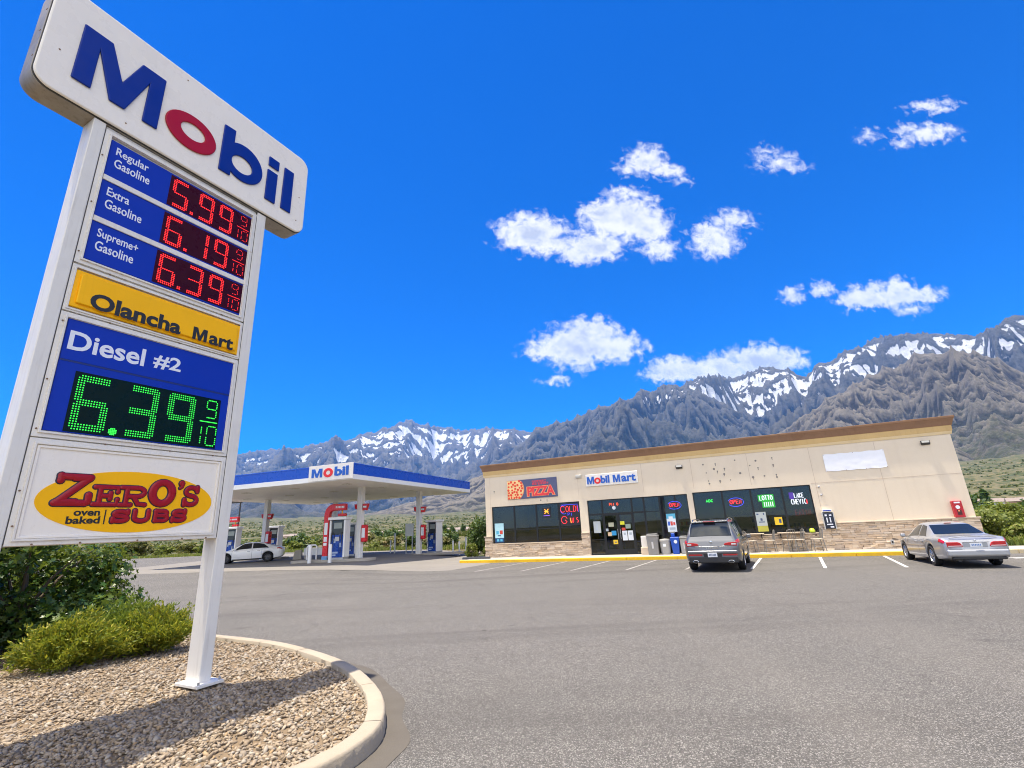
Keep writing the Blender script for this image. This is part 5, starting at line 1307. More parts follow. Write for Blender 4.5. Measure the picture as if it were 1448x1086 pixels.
bin_('trash_bin', 'brown bin partly hidden behind the grey car', *bw(11.92, .5), .15, .42, .42, .82, M('bin_brown', (.12,.10,.085), .7, var=.2), BG, BYAW, group=BW_)
t = thing('washer_stand', 'blue windscreen washer stand with a white disc between the bins', 'stand', (*bw(11.08, .55), .15), BYAW)
BLP = M('blue_plastic', (.008,.07,.42), .4, var=.1, sc=5)
mb = MB(); mb.add([(-.15,-.14,0),(.15,-.14,0),(.15,.14,0),(-.15,.14,0),(-.22,-.19,.82),(.22,-.19,.82),(.22,.19,.82),(-.22,.19,.82)], [(0,3,2,1),(4,5,6,7),(0,1,5,4),(1,2,6,5),(2,3,7,6),(3,0,4,7)]); mb.build('body', BLP, t, bevel=.03)
MB().box(-.16,-.1,.822,.02,.1,1.02).build('towel_box', BLP, t, bevel=.03); MB().box(-.2,-.08,1.022,.05,.08,1.10).build('cap', BG, t, bevel=.02); MB().lathe([(.085,-.192),(.085,-.204),(0,-.206)],18,(.04,0,.60),'y').build('disc', PWHT, t)
t = thing('stone_block', 'small stone block with a white box on it beside the shop doors', 'block', (*bw(9.50, .28), .15), BYAW)
MB().box(-.2,-.16,0,.2,.16,.36).build('stone', STONE, t, bevel=.02); MB().box(-.15,-.12,.362,.15,.12,.92).build('white_box', WHT2, t, bevel=.02)
# chairs and boards at the right window
def chair(u, label, rz, n=.62):
    t = thing('metal_chair', label, 'chair', (*bw(u, n), .15), BYAW+rz, 'metal chairs in front of the right window')
    mt = M('chair_metal', (.20,.19,.175), .45, metal=.5, var=.2)
    MB().box(-.21,-.21,.50,.21,.21,.535).build('seat', M('chair_seat', (.42,.37,.30), .6, var=.15), t, bevel=.012)
    for sx in (-1, 1):
        for sy in (-1, 1):
            MB().tube([(sx*.24, sy*.23, 0), (sx*.19, sy*.19, .50)], .017, 8).build('leg', mt, t)
    mb = MB(); mb.tube([(.19,-.19,.53),(.25,-.19,.95),(.26,0,.99),(.25,.19,.95),(.19,.19,.53)], .016, 8)
    for y in (-.09, 0, .09): mb.tube([(.195,y,.53),(.255,y,.96)], .010, 6)
    mb.build('backrest', mt, t, smooth=60)
    mb = MB(); mb.tube([(-.22,-.21,.2),(.22,-.21,.2)], .010, 6); mb.tube([(-.22,.21,.2),(.22,.21,.2)], .010, 6); mb.build('stretcher', mt, t)
chair(14.55, 'leftmost metal chair at the right window, beside the grey car', R(200)); chair(15.35, 'second metal chair from the grey car with a high back', R(8)); chair(16.18, 'third metal chair from the grey car facing the window', R(-60)); chair(16.55, 'fourth metal chair from the grey car, closest to its neighbour', R(15)); chair(17.3, 'rightmost metal chair, nearest the phone box', R(10))
for u, L, label in ((14.75, .9, 'short pale counter board on the left part of the window sill'), (16.35, 1.15, 'longer tan counter board on the right part of the window sill')):
    t = thing('counter_board', label, 'counter', (*bw(u, .22), .955), BYAW)
    MB().box(-L/2,-.16,0,L/2,.2,.035).build('board', M('counter_tan', (.55,.45,.34), .6, var=.12), t, bevel=.006); MB().box(-L/2+.1,-.06,-.22,-L/2+.14,.1,-.001).build('bracket', FRM, t); MB().box(L/2-.14,-.06,-.22,L/2-.1,.1,-.001).build('bracket', FRM, t)
t = thing('bundle', 'lime and black object lying on the sill in the rightmost window corner', 'object', (*bw(17.25, .05), .933), BYAW); MB().lathe([(.0,0),(.12,.02),(.13,.10),(.07,.19),(0,.2)], 12).build('body', M('lime_plastic', (.45,.55,.03), .4, var=.2), t, smooth=60); MB().box(-.24,-.04,.0,-.08,.06,.14).build('strap', FRM, t, bevel=.02)
t = thing('outlet_box', 'small grey outlet box low on the stone right of the chairs', 'box', (*bw(20.2, .09), .32), BYAW); MB().box(-.06,-.06,0,.06,0,.2).build('housing', GRY, t, bevel=.01); MB().box(-.03,-.066,.05,.03,-.0602,.15).build('cover', FRM, t)
# light pole behind the left pump
t = thing('light_pole', 'dark lamp post with a flat head behind the left pump', 'lamp post', (-29.0, 51.0, .3), 0)
MB().tube([(0,0,0),(0,0,5.4)], [.10,.07], 10).build('pole', BRZ, t, smooth=60); MB().box(-2.2,-.16,5.32,.12,.16,5.5).build('lamp_head', BRZ, t, bevel=.02); MB().box(-.25,-.25,-.1,.25,.25,.25).build('base', CONC, t, bevel=.03)
# parking stop at the left end of the shop kerb
t = thing('parking_stop', 'dark kerb stop lying beyond the left end of the yellow kerb', 'parking stop', (*bw(-.2, 1.0), float(gz(*bw(-.2, 1.0)))+.15), BYAW+R(4))
mb = MB(); mb.prism([(-.9,0),(.9,0),(.86,.12),(-.86,.12)], -.08, .08); mb.build('block', M('dark_stop', (.07,.075,.09), .8, var=.2), t, bevel=.015)
# ------------------------------------------------------------------ cars
def interp(P, x): return np.interp(x, [p[0] for p in P], [p[1] for p in P])
TYRE = M('tyre_rubber', (.014,.014,.015), .75, var=.25, sc=10, bmp=.2, bsc=60, spec=.3); ALLOY = M('alloy_rim', (.45,.45,.46), .3, metal=.85, var=.1, sc=8); ALLOYD = M('dark_alloy_rim', (.10,.10,.105), .35, metal=.7, var=.15, sc=8)
CARGL = M('car_glass', (.010,.014,.017), .04, var=.1, spec=.7, rvar=.02); TAIL = M('tail_light_red', (.42,.008,.012), .12, var=.15, sc=10, spec=.7, coat=.6); CLEAR = M('clear_lens', (.62,.63,.64), .12, var=.08, spec=.7); TRIM = M('black_plastic', (.018,.018,.019), .55, var=.2, sc=10); CHR = M('chrome', (.65,.65,.66), .15, metal=1, var=.05); PLATE = M('plate_white', (.66,.68,.70), .4, var=.1, sc=10); ARCH = M('wheel_well', (.006,.006,.006), .9)
def carpaint(name, col, flake=.5):
    m, t, b, o = nt(name)
    v = coords(t); n = noise(t, v, 1.4, 5, .6)
    c = mix(t, n, tuple(x*.9 for x in col), tuple(min(1, x*1.08) for x in col))
    c = mix(t, ramp(t, noise(t, coords(t, (1,1,3)), 2.5, 6, .7), [(.55, 0.), (.8, .22)]), c, (.22,.19,.15))
    setc(t, b, c); b.inputs['Metallic'].default_value = flake; b.inputs['Roughness'].default_value = .32
    b.inputs['Coat Weight'].default_value = .8; b.inputs['Coat Roughness'].default_value = .04; return m
class Body:
    """ring stations along x (front = +x); half rings mirrored into a closed hull"""
    def __init__(s, L, W, zb, zs, zt, hw, hr, xs):
        s.L, s.W = L, W; s.xs = sorted(xs); s.p = (zb, zs, zt, hw, hr); s.arch = []
    def ringpts(s, x):
        zb, zs, zt, hw, hr = [float(interp(P, x)) for P in s.p]; w_ = hw*s.W/2; wr = hr*s.W/2
        for ax, ra, aw in s.arch:
            if abs(x-ax) <= ra+2e-4: zb = max(zb, aw+math.sqrt(max(0, ra*ra-(x-ax)**2)))
        h = zs-zb; g = zt-zs
        return [(0,zb),(.78*w_,zb),(.95*w_,zb+.05*min(1, h*2)),(.99*w_,zb+.30*h),(1.0*w_,zb+.62*h),(.985*w_,zb+.86*h),(.955*w_,zb+.965*h),(.925*w_,zs+.004),
                (.925*w_+(wr-.925*w_)*.5, zs+.004+g*.50),(wr, zs+.004+g*.90),(wr*.90, zs+g*.975),(wr*.5, zt+.004),(0, zt+.008)]
    def at(s, x, r):
        P = s.ringpts(x); k = min(int(r), len(P)-2); f = r-k
        return np.array([x, P[k][0]*(1-f)+P[k+1][0]*f, P[k][1]*(1-f)+P[k+1][1]*f])
    def hull(s, name, paint, parent, wheels, wr):
        rows = []
        ra = wr*1.15; s.arch = [(x, ra, wr) for x in wheels]
        xs = [x for x in s.xs]
        for x in wheels: xs += list(x+ra*np.sin(np.linspace(-1, 1, 19)*math.pi/2))+[x-ra-.001, x+ra+.001]
        for x in sorted(set(np.round(xs, 5))):
            P = s.ringpts(x); rows.append([(x, y, z) for y, z in P]+[(x, -y, z) for y, z in P[-2:0:-1]])
        n = len(rows[0]); mb = MB()
        mb.v = [p for r in rows for p in r]
        for i in range(len(rows)-1):
            for j in range(n): k = (j+1) % n; mb.f.append([i*n+j, (i+1)*n+j, (i+1)*n+k, i*n+k]); mb.mi.append(0)
        mb.f.append(list(range(n))); mb.f.append([(len(rows)-1)*n+j for j in range(n)][::-1]); mb.mi += [0, 0]
        o = mb.build(name, paint, parent)
        bm = bmesh.new(); bm.from_mesh(o.data); bmesh.ops.recalc_face_normals(bm, faces=bm.faces[:]); bm.to_mesh(o.data); bm.free()
        me = o.data
        me.polygons.foreach_set('use_smooth', [True]*len(me.polygons)); me.set_sharp_from_angle(angle=R(34))
        # dark inner wells behind the wheels
        mb = MB()
        for x in wheels: mb.box(x-wr*1.1, -s.W*.36, wr*.8, x+wr*1.1, s.W*.36, wr*2.05)
        mb.build('wheel_well', ARCH, o)
        s.o = o; return o
    def patch(s, name, mat_, parent, x0, x1, r0, r1, side, nx=10, nr=6, off=.006, slope0=0, slope1=0, skirt=.012, rnd_=0):
        """panel lying on the hull; x limits shift by slope with the ring height"""
        P = []
        for i in range(nx+1):
            row = []
            for j in range(nr+1):
                q = j/nr; r = r0+(r1-r0)*q; xa = x0+slope0*q; xb = x1+slope1*q; x = xa+(xb-xa)*i/nx
                p = s.at(x, r); e = 1e-2
                du = s.at(x+e, r)-s.at(x-e, r); dv = s.at(x, min(r+e, 11.99))-s.at(x, r-e); nn = np.cross(du, dv); l = np.linalg.norm(nn)
                nn = nn/l if l > 1e-12 else np.array([0, 1, 0])
                if nn[1] < 0 and abs(nn[1]) > .05: nn = -nn
                if abs(nn[1]) <= .05 and nn[2] < 0: nn = -nn
                edge = i in (0, nx) or j in (0, nr)
                p = p+nn*(off if not edge else off-.3*skirt); row.append((p[0], side*p[1], p[2]))
            P.append(row)
        return MB().grid(P if side < 0 else [r[::-1] for r in P]).build(name, mat_, parent, smooth=40)
    def across(s, name, mat_, parent, x0, x1, r0, sag=0., nx=10, ny=12, off=.008, curve=0.):
        """glass spanning the car from side to side: row r0 .. centre .. row r0"""
        P = []
        for i in range(nx+1):
            row = []
            for j in range(-ny, ny+1):
                q = abs(j)/ny; r = 12-(12-r0)*q; x = x0+(x1-x0)*i/nx+curve*(1-q*q)*(1 if x0 > 0 else -1)
                p = s.at(x, min(r, 11.999)); d = 1e-2; t_ = s.at(x+d, min(r, 11.999))-s.at(x-d, min(r, 11.999)); nn = np.array([-t_[2], 0, t_[0]]); nn /= max(np.linalg.norm(nn), 1e-9)
                p = p+nn*off; row.append((p[0], (1 if j > 0 else -1)*p[1] if j else 0, p[2]))
            P.append(row)
        return MB().grid(P).build(name, mat_, parent, smooth=60)
def wheel(parent, x, y, r, w_, rim, side, spokes=5):
    s = side
    o = MB().lathe([(r*.62, -w_*.42), (r*.90, -w_*.5), (r*.985, -w_*.36), (r, -w_*.2), (r, w_*.2), (r*.985, w_*.36), (r*.90, w_*.5), (r*.62, w_*.42)], 36, (0,0,0), 'y').build('wheel', TYRE, parent, smooth=50, loc=(x, y, r))
    mb = MB(); yo = s*w_*.40
    mb.lathe([(r*.66, yo-s*.10), (r*.66, yo), (r*.61, yo+s*.012), (r*.585, yo-s*.01), (r*.585, yo-s*.09)], 32, (0,0,0), 'y')
    for k in range(spokes):
        a = 2*math.pi*k/spokes+.3; c, sn = math.cos(a), math.sin(a)
        for da in (-.16, .16):
            c2, s2 = math.cos(a+da), math.sin(a+da)
            mb.tube([(r*.10*c, yo-s*.012, r*.10*sn), (r*.60*c2, yo-s*.012, r*.60*s2)], [r*.055, r*.045], 6)
    mb.lathe([(r*.15, yo-s*.03), (r*.15, yo+s*.0), (0.001, yo+s*.006)], 16, (0,0,0), 'y')
    mb.lathe([(r*.60, yo-s*.10), (0.001, yo-s*.10)], 24, (0,0,0), 'y')
    mb.build('rim', rim, o, smooth=45)
    return o
def xs_for(keys, n=58, L=(-1, 1)):
    a = np.concatenate([np.linspace(L[0], L[1], n), np.array(keys)]); return sorted(set(np.round(a, 4)))
def seams(B, parent, list_):
    for x, r0, r1, sl in list_:
        for sd in (-1, 1):
            P = []
            for j in range(9):
                r = r0+(r1-r0)*j/8; xx = x+sl*j/8; p = B.at(xx, r)
                P.append([(xx-.006, sd*(p[1]+.0035), p[2]), (xx+.006, sd*(p[1]+.0035), p[2])])
            MB().grid(P if sd > 0 else [q[::-1] for q in P]).build('panel_gap', TRIM, parent)

# ---- grey SUV
def suv(loc, yaw):
    t = thing('parked_car', 'grey SUV with its rear to the camera parked by the yellow kerb', 'car', loc, yaw, 'cars at the filling station')
    L, W = 4.72, 1.90; a, b_ = -L/2, L/2
    zb = [(a,.46),(a+.10,.33),(a+.4,.27),(0,.24),(b_-.4,.27),(b_,.36)]
    zs = [(a,.98),(a+.04,1.04),(a+.3,1.09),(-.3,1.06),(.9,1.02),(1.25,1.0),(b_-.5,.93),(b_-.1,.80),(b_,.68)]
    zt = [(a,.985),(a+.04,1.05),(a+.10,1.17),(a+.30,1.50),(a+.42,1.655),(a+.55,1.69),(-.5,1.735),(.1,1.72),(.42,1.63),(.95,1.24),(1.2,1.05),(b_-.5,.965),(b_-.1,.82),(b_,.69)]
    hw = [(a,.86),(a+.08,.935),(a+.25,.985),(-1.2,1.0),(1.2,1.0),(b_-.5,.965),(b_-.15,.86),(b_,.70)]
    hr = [(a,.80),(a+.10,.78),(a+.42,.70),(-.5,.71),(.3,.70),(.95,.78),(1.25,.84),(b_-.4,.8),(b_,.6)]
    B = Body(L, W, zb, zs, zt, hw, hr, xs_for([p[0] for P in (zb,zs,zt,hw,hr) for p in P], 50, (a, b_)))
    PT = carpaint('grey_car_paint', (.15,.153,.162), .6)
    X = (1.42, -1.36); B.hull('body', PT, t, X, .355)
    for x in X:
        for sd in (-1, 1): wheel(t, x, sd*(W/2-.125), .355, .24, ALLOY, sd)
    B.across('rear_window', CARGL, t, a+.115, a+.40, 9.55, off=.012)
    B.across('windshield', CARGL, t, 1.0, .46, 9.4)
    for sd in (-1, 1):
        B.patch('side_window', CARGL, t, a+.62, -.98, 7.2, 8.9, sd, slope0=.10, slope1=0)
        B.patch('side_window', CARGL, t, -.90, .02, 7.2, 8.9, sd, slope1=0); B.patch('side_window', CARGL, t, .10, .98, 7.2, 8.9, sd, slope1=-.52)
        B.patch('sill_trim', TRIM, t, -.95, .98, 1.9, 2.6, sd, off=.014)
        d1 = B.patch('door', PT, t, .06, 1.0, 2.75, 6.9, sd, off=.004); MB().box(.16, sd*.945, .86, .36, sd*.975, .895).build('handle', CHR, d1, bevel=.008)
        d2 = B.patch('door', PT, t, -.92, .0, 2.75, 6.9, sd, off=.004); MB().box(-.82, sd*.945, .87, -.62, sd*.975, .905).build('handle', CHR, d2, bevel=.008)
        m_ = MB().box(.78, sd*1.0, .98, .95, sd*1.16, 1.14).build('mirror', PT, t, bevel=.04); MB().box(.80, sd*.90, 1.0, .88, sd*1.0, 1.04).build('mirror_stalk', TRIM, m_)
        MB().tube([(a+.62, sd*.60, 1.70), (a+.72, sd*.605, 1.755), (-.6, sd*.61, 1.79), (.15, sd*.605, 1.765), (.28, sd*.60, 1.70)], .019, 8).build('roof_rail', CHR, t, smooth=60)
        # wrap-round tail lights
        q = B.patch('tail_light', TAIL, t, a+.035, a+.34, 5.0, 6.75, sd, off=.012, nx=8)
        MB().prism([(-.84,.845),(-.43,.885),(-.42,.93),(-.56,.985),(-.84,.99)], -.022, .03)
        mb = MB(); mb.prism([(.83,.86),(.44,.885),(.415,.915),(.46,.955),(.60,.985),(.83,.99)], -.03, .04); mb.v = [(a+y_, sd*x_, z_) for x_, y_, z_ in mb.v]
        bm_ = mb.build('tail_light', TAIL, t, bevel=.01)
        mb = MB(); mb.box(a-.033, sd*.66, .90, a-.028, sd*.80, .945); mb.build('reversing_lamp', CLEAR, bm_)
        MB().box(a-.012, sd*.34, .545, a+.05, sd*.80, .60).build('reflector', TAIL, t, bevel=.008)
        B.patch('headlight', CLEAR, t, b_-.55, b_-.12, 5.0, 6.6, sd, off=.01)
        mb = MB(); mb.lathe([(.05,-.03),(.06,-.05),(.05,-.052),(.042,-.02)], 14, (0,0,0), 'y'); mb.v = [(a+.03+y_*1.4, sd*.58+x_*1.6, .355+z_*.8) for x_, y_, z_ in mb.v]; mb.build('exhaust', CHR, t, smooth=50)
    mb = MB(); mb.box(a-.030, -.80, .30, a+.08, .80, .505); mb.build('bumper_skirt', TRIM, t, bevel=.04)
    mb = MB(); mb.box(a-.038, -.83, .60, a+.12, .83, .72); mb.build('bumper', PT, t, bevel=.045, seg=3)
    MB().box(a-.016, -.30, .51, a+.02, .30, .64).build('plate_recess', TRIM, t, bevel=.01)
    pl = MB().box(a-.0465, -.155, .50, a-.038, .155, .645).build('licence_plate', PLATE, t, bevel=.004)
    mb = MB(); 
    for k in range(6): mb.box(a-.0485, -.115+k*.04, .545, a-.0466, -.09+k*.04, .60)
    mb.build('characters', PTXT, pl)
    MB().box(a-.012, -.56, .835, a+.03, .56, .862).build('trunk_trim', CHR, t, bevel=.006)
    mb = MB(); mb.lathe([(.045,-.0),(.045,-.02),(.0,-.025)], 20, (0,0,0), 'y'); mb.v = [(a+.01+y_, x_, 1.0+z_) for x_, y_, z_ in mb.v]; mb.build('emblem', CHR, t, smooth=50)
    mb = MB()
    for k in range(6): mb.box(a-.016, -.21+k*.07, .775, a-.002, -.165+k*.07, .82)
    mb.build('lettering', CHR, t)
    MB().box(a+.30, -.20, 1.672, a+.36, .20, 1.695).build('brake_light', TAIL, t, bevel=.006)
    mb = MB(); mb.box(a+.36, -.62, 1.655, a+.62, .62, 1.70); mb.build('roof_spoiler', PT, t, bevel=.02)
    MB().tube([(a+.085, -.02, 1.13), (a+.12, -.3, 1.16)], .012, 6).build('wiper', TRIM, t)
    MB().lathe([(.03,1.73),(.02,1.77),(.005,1.80)],10,(a+.95,0,0)).build('antenna', TRIM, t)
    return t
suv((7.17+.46*1.36, 18.65+.888*1.36, 0), math.atan2(.888, .46))

def sedan(loc, yaw):
    t = thing('parked_car', 'silver saloon parked beside the right end of the shop', 'car', loc, yaw, 'cars at the filling station'); t.scale = (.92, .92, .92)
    L, W = 4.86, 1.84; a, b_ = -L/2, L/2
    zb = [(a,.36),(a+.12,.27),(a+.6,.22),(0,.19),(b_-.5,.21),(b_,.30)]
    zs = [(a,.80),(a+.03,.86),(a+.22,.945),(a+.9,.945),(-.2,.90),(1.0,.88),(1.3,.86),(b_-.45,.76),(b_-.08,.62),(b_,.52)]
    zt = [(a,.805),(a+.03,.87),(a+.22,.965),(a+.75,1.005),(a+1.02,1.04),(a+1.25,1.14),(a+1.75,1.375),(a+2.0,1.415),(-.1,1.435),(.25,1.40),(.55,1.28),(1.12,.97),(1.35,.895),(b_-.45,.79),(b_-.08,.64),(b_,.53)]
    hw = [(a,.80),(a+.06,.90),(a+.22,.955),(-1.3,.995),(1.1,1.0),(b_-.6,.965),(b_-.2,.86),(b_,.66)]
    hr = [(a,.74),(a+.3,.80),(a+1.0,.78),(a+1.75,.63),(-.1,.635),(.3,.63),(1.1,.78),(1.4,.82),(b_-.4,.78),(b_,.55)]
    B = Body(L, W, zb, zs, zt, hw, hr, xs_for([p[0] for P in (zb,zs,zt,hw,hr) for p in P], 56, (a, b_)))
    PT = carpaint('silver_car_paint', (.40,.405,.415), .55)
    X = (1.47, -1.28); B.hull('body', PT, t, X, .335)
    for x in X:
        for sd in (-1, 1): wheel(t, x, sd*(W/2-.125), .335, .22, ALLOY, sd, 7)
    B.across('rear_window', CARGL, t, a+1.07, a+1.72, 9.35, off=.010, curve=.06)
    B.across('windshield', CARGL, t, 1.10, .34, 9.3)
    for sd in (-1, 1):
        B.patch('side_window', CARGL, t, a+1.42, -.30, 7.25, 8.85, sd, slope0=.36, slope1=.02); B.patch('side_window', CARGL, t, -.22, .98, 7.25, 8.85, sd, slope0=.02, slope1=-.56)
        d1 = B.patch('door', PT, t, -.26, 1.02, 2.2, 6.95, sd, off=.004); MB().box(-.16, sd*.895, .76, .04, sd*.935, .795).build('handle', PT, d1, bevel=.01)
        d2 = B.patch('door', PT, t, -.89, -.30, 2.2, 6.95, sd, off=.004, slope0=-.0); MB().box(a+1.60, sd*.895, .785, a+1.80, sd*.935, .82).build('handle', PT, d2, bevel=.01)
        B.patch('side_moulding', PT, t, -.88, 1.05, 4.05, 4.45, sd, off=.016)
        m_ = MB().box(.72, sd*.94, .90, .87, sd*1.10, 1.03).build('mirror', PT, t, bevel=.04); MB().box(.74, sd*.84, .91, .82, sd*.94, .94).build('mirror_stalk', TRIM, m_)
        B.patch('tail_light', TAIL, t, a+.05, a+.30, 4.9, 6.3, sd, off=.012, nx=8)
        mb = MB(); mb.prism([(.76,.665),(.36,.665),(.345,.70),(.40,.80),(.46,.825),(.76,.825)], -.03, .10); mb.v = [(a+y_, sd*x_, z_) for x_, y_, z_ in mb.v]; bm_ = mb.build('tail_light', TAIL, t, bevel=.012)
        MB().box(a-.034, sd*.37, .69, a-.029, sd*.745, .712).build('white_stripe', CLEAR, bm_)
        B.patch('headlight', CLEAR, t, b_-.5, b_-.12, 5.0, 6.7, sd, off=.01)
        mb = MB(); mb.cyl((a+.02, sd*.52, .255), (a+.25, sd*.52, .255), .048, n=14); mb.build('exhaust', TRIM, t)
    mb = MB(); mb.box(a-.055, -.80, .36, a+.16, .80, .60); mb.build('bumper', PT, t, bevel=.07, seg=3)
    mb = MB(); mb.box(a-.02, -.70, .27, a+.2, .70, .358); mb.build('bumper_skirt', TRIM, t, bevel=.03)
    mb = MB(); mb.box(a-.014, -.30, .655, a+.05, .34, .80); mb.build('plate_recess', M('recess_silver', (.36,.37,.38), .4, metal=.4, var=.1), t, bevel=.015)
    pl = MB().box(a-.022, -.16, .665, a-.015, .16, .785).build('licence_plate', PLATE, t, bevel=.003)
    mb = MB()
    for k in range(6): mb.box(a-.0238, -.12+k*.042, .70, a-.0221, -.095+k*.042, .75)
    mb.build('characters', M('plate_blue', (.05,.15,.4), .5), pl)
    MB().box(a-.02, -.34, .805, a+.02, .34, .822).build('trunk_trim', CHR, t, bevel=.005)
    mb = MB(); mb.lathe([(.03,0),(.03,-.014),(0,-.018)], 16, (0,0,0), 'y'); mb.v = [(a+.005+y_, x_, .862+z_) for x_, y_, z_ in mb.v]; mb.build('emblem', CHR, t)
    mb = MB()
    for k in range(7): mb.box(a-.0575, .0-.15+k*.03, .53, a-.0551, -.13+k*.03, .555)
    mb.build('bumper_sticker', PTXT, t)
    mb = MB(); mb.tube([(a+.12, -.62, .955), (a+.08, -.3, .985), (a+.07, 0, .99), (a+.08, .3, .985), (a+.12, .62, .955)], .018, 8); mb.build('deck_spoiler', PT, t, smooth=60)
    B2 = MB(); B2.box(-.55, -.42, .95, -.42, -.14, 1.16); B2.box(-.55, .14, .95, -.42, .42, 1.16); 
    MB().box(a+1.72, -.10, 1.385, a+1.78, .10, 1.405).build('brake_light', TAIL, t, bevel=.004)
    seams(B, t, [(-.28, 2.2, 9.0, .0), (1.04, 2.2, 6.9, 0), (-.90, 2.2, 6.9, 0)])
    return t
sedan((14.07+.38*1.2, 16.25+.925*1.2, 0), math.atan2(.925, .38))

def hatch(loc, yaw, s):
    t = thing('parked_car', 'white fastback car with dark windows stopped beside the pumps', 'car', loc, yaw, 'cars at the filling station'); t.scale = (s, s, s)
    L, W = 4.75, 1.86; a, b_ = -L/2, L/2
    zb = [(a,.42),(a+.15,.30),(a+.6,.22),(0,.19),(b_-.5,.2),(b_,.28)]
    zs = [(a,.86),(a+.04,.93),(a+.25,1.0),(-.6,.95),(1.0,.90),(1.3,.87),(b_-.45,.78),(b_-.08,.66),(b_,.54)]
    zt = [(a,.865),(a+.04,.94),(a+.22,1.03),(a+.5,1.10),(a+1.2,1.32),(a+1.7,1.43),(-.1,1.465),(.3,1.42),(.6,1.31),(1.2,.99),(1.42,.91),(b_-.45,.80),(b_-.08,.67),(b_,.55)]
    hw = [(a,.78),(a+.08,.9),(a+.25,.96),(-1.3,1.0),(1.1,1.0),(b_-.6,.965),(b_-.2,.85),(b_,.62)]
    hr = [(a,.72),(a+.3,.76),(a+1.2,.64),(-.1,.635),(.3,.63),(1.2,.78),(1.45,.82),(b_-.4,.78),(b_,.5)]
    B = Body(L, W, zb, zs, zt, hw, hr, xs_for([p[0] for P in (zb,zs,zt,hw,hr) for p in P], 52, (a, b_)))
    PT = carpaint('white_car_paint', (.84,.84,.835), .0)
    X = (1.46, -1.36); B.hull('body', PT, t, X, .345)
    for x in X:
        for sd in (-1, 1): wheel(t, x, sd*(W/2-.12), .345, .225, ALLOYD, sd)
    B.across('rear_window', CARGL, t, a+.48, a+1.25, 9.4); B.across('windshield', CARGL, t, 1.18, .40, 9.3)
    for sd in (-1, 1):
        B.patch('side_window', CARGL, t, a+.95, -.28, 7.25, 8.9, sd, slope0=.42, slope1=.0); B.patch('side_window', CARGL, t, -.20, 1.05, 7.25, 8.9, sd, slope1=-.60)
        d1 = B.patch('door', PT, t, -.24, 1.05, 2.2, 6.95, sd, off=.004); MB().box(-.14, sd*.91, .80, .06, sd*.95, .83).build('handle', CHR, d1, bevel=.008)
        d2 = B.patch('door', PT, t, -.91, -.28, 2.2, 6.95, sd, off=.004); MB().box(a+1.56, sd*.91, .82, a+1.76, sd*.95, .85).build('handle', CHR, d2, bevel=.008)
        m_ = MB().box(.78, sd*.95, .93, .94, sd*1.12, 1.06).build('mirror', PT, t, bevel=.04); MB().box(.80, sd*.85, .94, .88, sd*.95, .97).build('mirror_stalk', TRIM, m_)
        B.patch('tail_light', TAIL, t, a+.06, a+.42, 5.2, 6.8, sd, off=.012); B.patch('headlight', CLEAR, t, b_-.62, b_-.10, 5.2, 6.7, sd, off=.01)
        B.patch('sill_trim', TRIM, t, -.95, 1.0, 1.85, 2.3, sd, off=.01)
    MB().box(b_-.06, -.4, .38, b_+.012, .4, .54).build('grille', TRIM, t, bevel=.02); MB().box(b_-.02, -.16, .40, b_+.02, .16, .50).build('licence_plate', PLATE, t)
    seams(B, t, [(-.26, 2.2, 9.0, 0), (1.064, 2.2, 6.9, 0), (-.93, 2.2, 6.9, 0)])
    return t
dx, dy = -20.2+17.9, 35.4-36.2
l_ = math.hypot(dx, dy)
hatch((-19.05, 35.4, float(gz(-19, 35.4))), math.atan2(dy, dx), .92)
# ------------------------------------------------------------------ plants
def leaf_mat(name, cols, trans=.35, rough=.55):
    m, t, b, o = nt(name)
    g = N(t, 'NewGeometry')
    n = len(cols); c = ramp(t, g.outputs['Random Per Island'], [(i/(n-1), c) for i, c in enumerate(cols)])
    n1 = noise(t, coords(t), 1.3, 4, .6); c = mix(t, ramp(t, n1, [(.3, 0.), (.7, .45)]), c, tuple(x*.55 for x in cols[0]))
    setc(t, b, c); b.inputs['Roughness'].default_value = rough; b.inputs['Specular IOR Level'].default_value = .35
    tr = N(t, 'BsdfTranslucent'); t.links.new(mix(t, .5, c, (.25,.30,.03)), tr.inputs[0])
    mx = N(t, 'MixShader'); mx.inputs[0].default_value = trans
    t.links.new(b.outputs[0], mx.inputs[1]); t.links.new(tr.outputs[0], mx.inputs[2]); t.links.new(mx.outputs[0], o.inputs[0]); return m
L_BROAD = leaf_mat('broad_leaf', [(.022,.065,.010),(.045,.105,.016),(.075,.145,.024),(.15,.19,.03),(.035,.085,.014)], .3, .38)
L_JUN = leaf_mat('juniper_spray', [(.075,.125,.012),(.16,.21,.018),(.31,.32,.022),(.46,.39,.025),(.12,.16,.016)], .35)
L_JUN2 = leaf_mat('juniper_spray_blue', [(.06,.115,.018),(.12,.185,.022),(.25,.29,.028),(.08,.14,.02)], .35)
L_SAGE = leaf_mat('sage_leaf', [(.09,.125,.02),(.15,.19,.026),(.22,.24,.035),(.11,.14,.025)], .35)
L_OLIVE = leaf_mat('olive_leaf', [(.08,.10,.026),(.14,.145,.035),(.22,.185,.06),(.11,.12,.032)], .3)
L_DRY = leaf_mat('dry_leaf', [(.22,.16,.07),(.30,.22,.09),(.17,.13,.05),(.12,.12,.03)], .3)
L_DARK = leaf_mat('dark_leaf', [(.024,.06,.012),(.045,.095,.016),(.075,.135,.022),(.03,.07,.013)], .3)
L_GRASS = leaf_mat('grass_blade', [(.12,.18,.03),(.20,.24,.04),(.30,.27,.08),(.14,.20,.03)], .35)
BARK = M('bark', (.10,.075,.05), .9, var=.3, sc=8, bmp=.6, bsc=30)
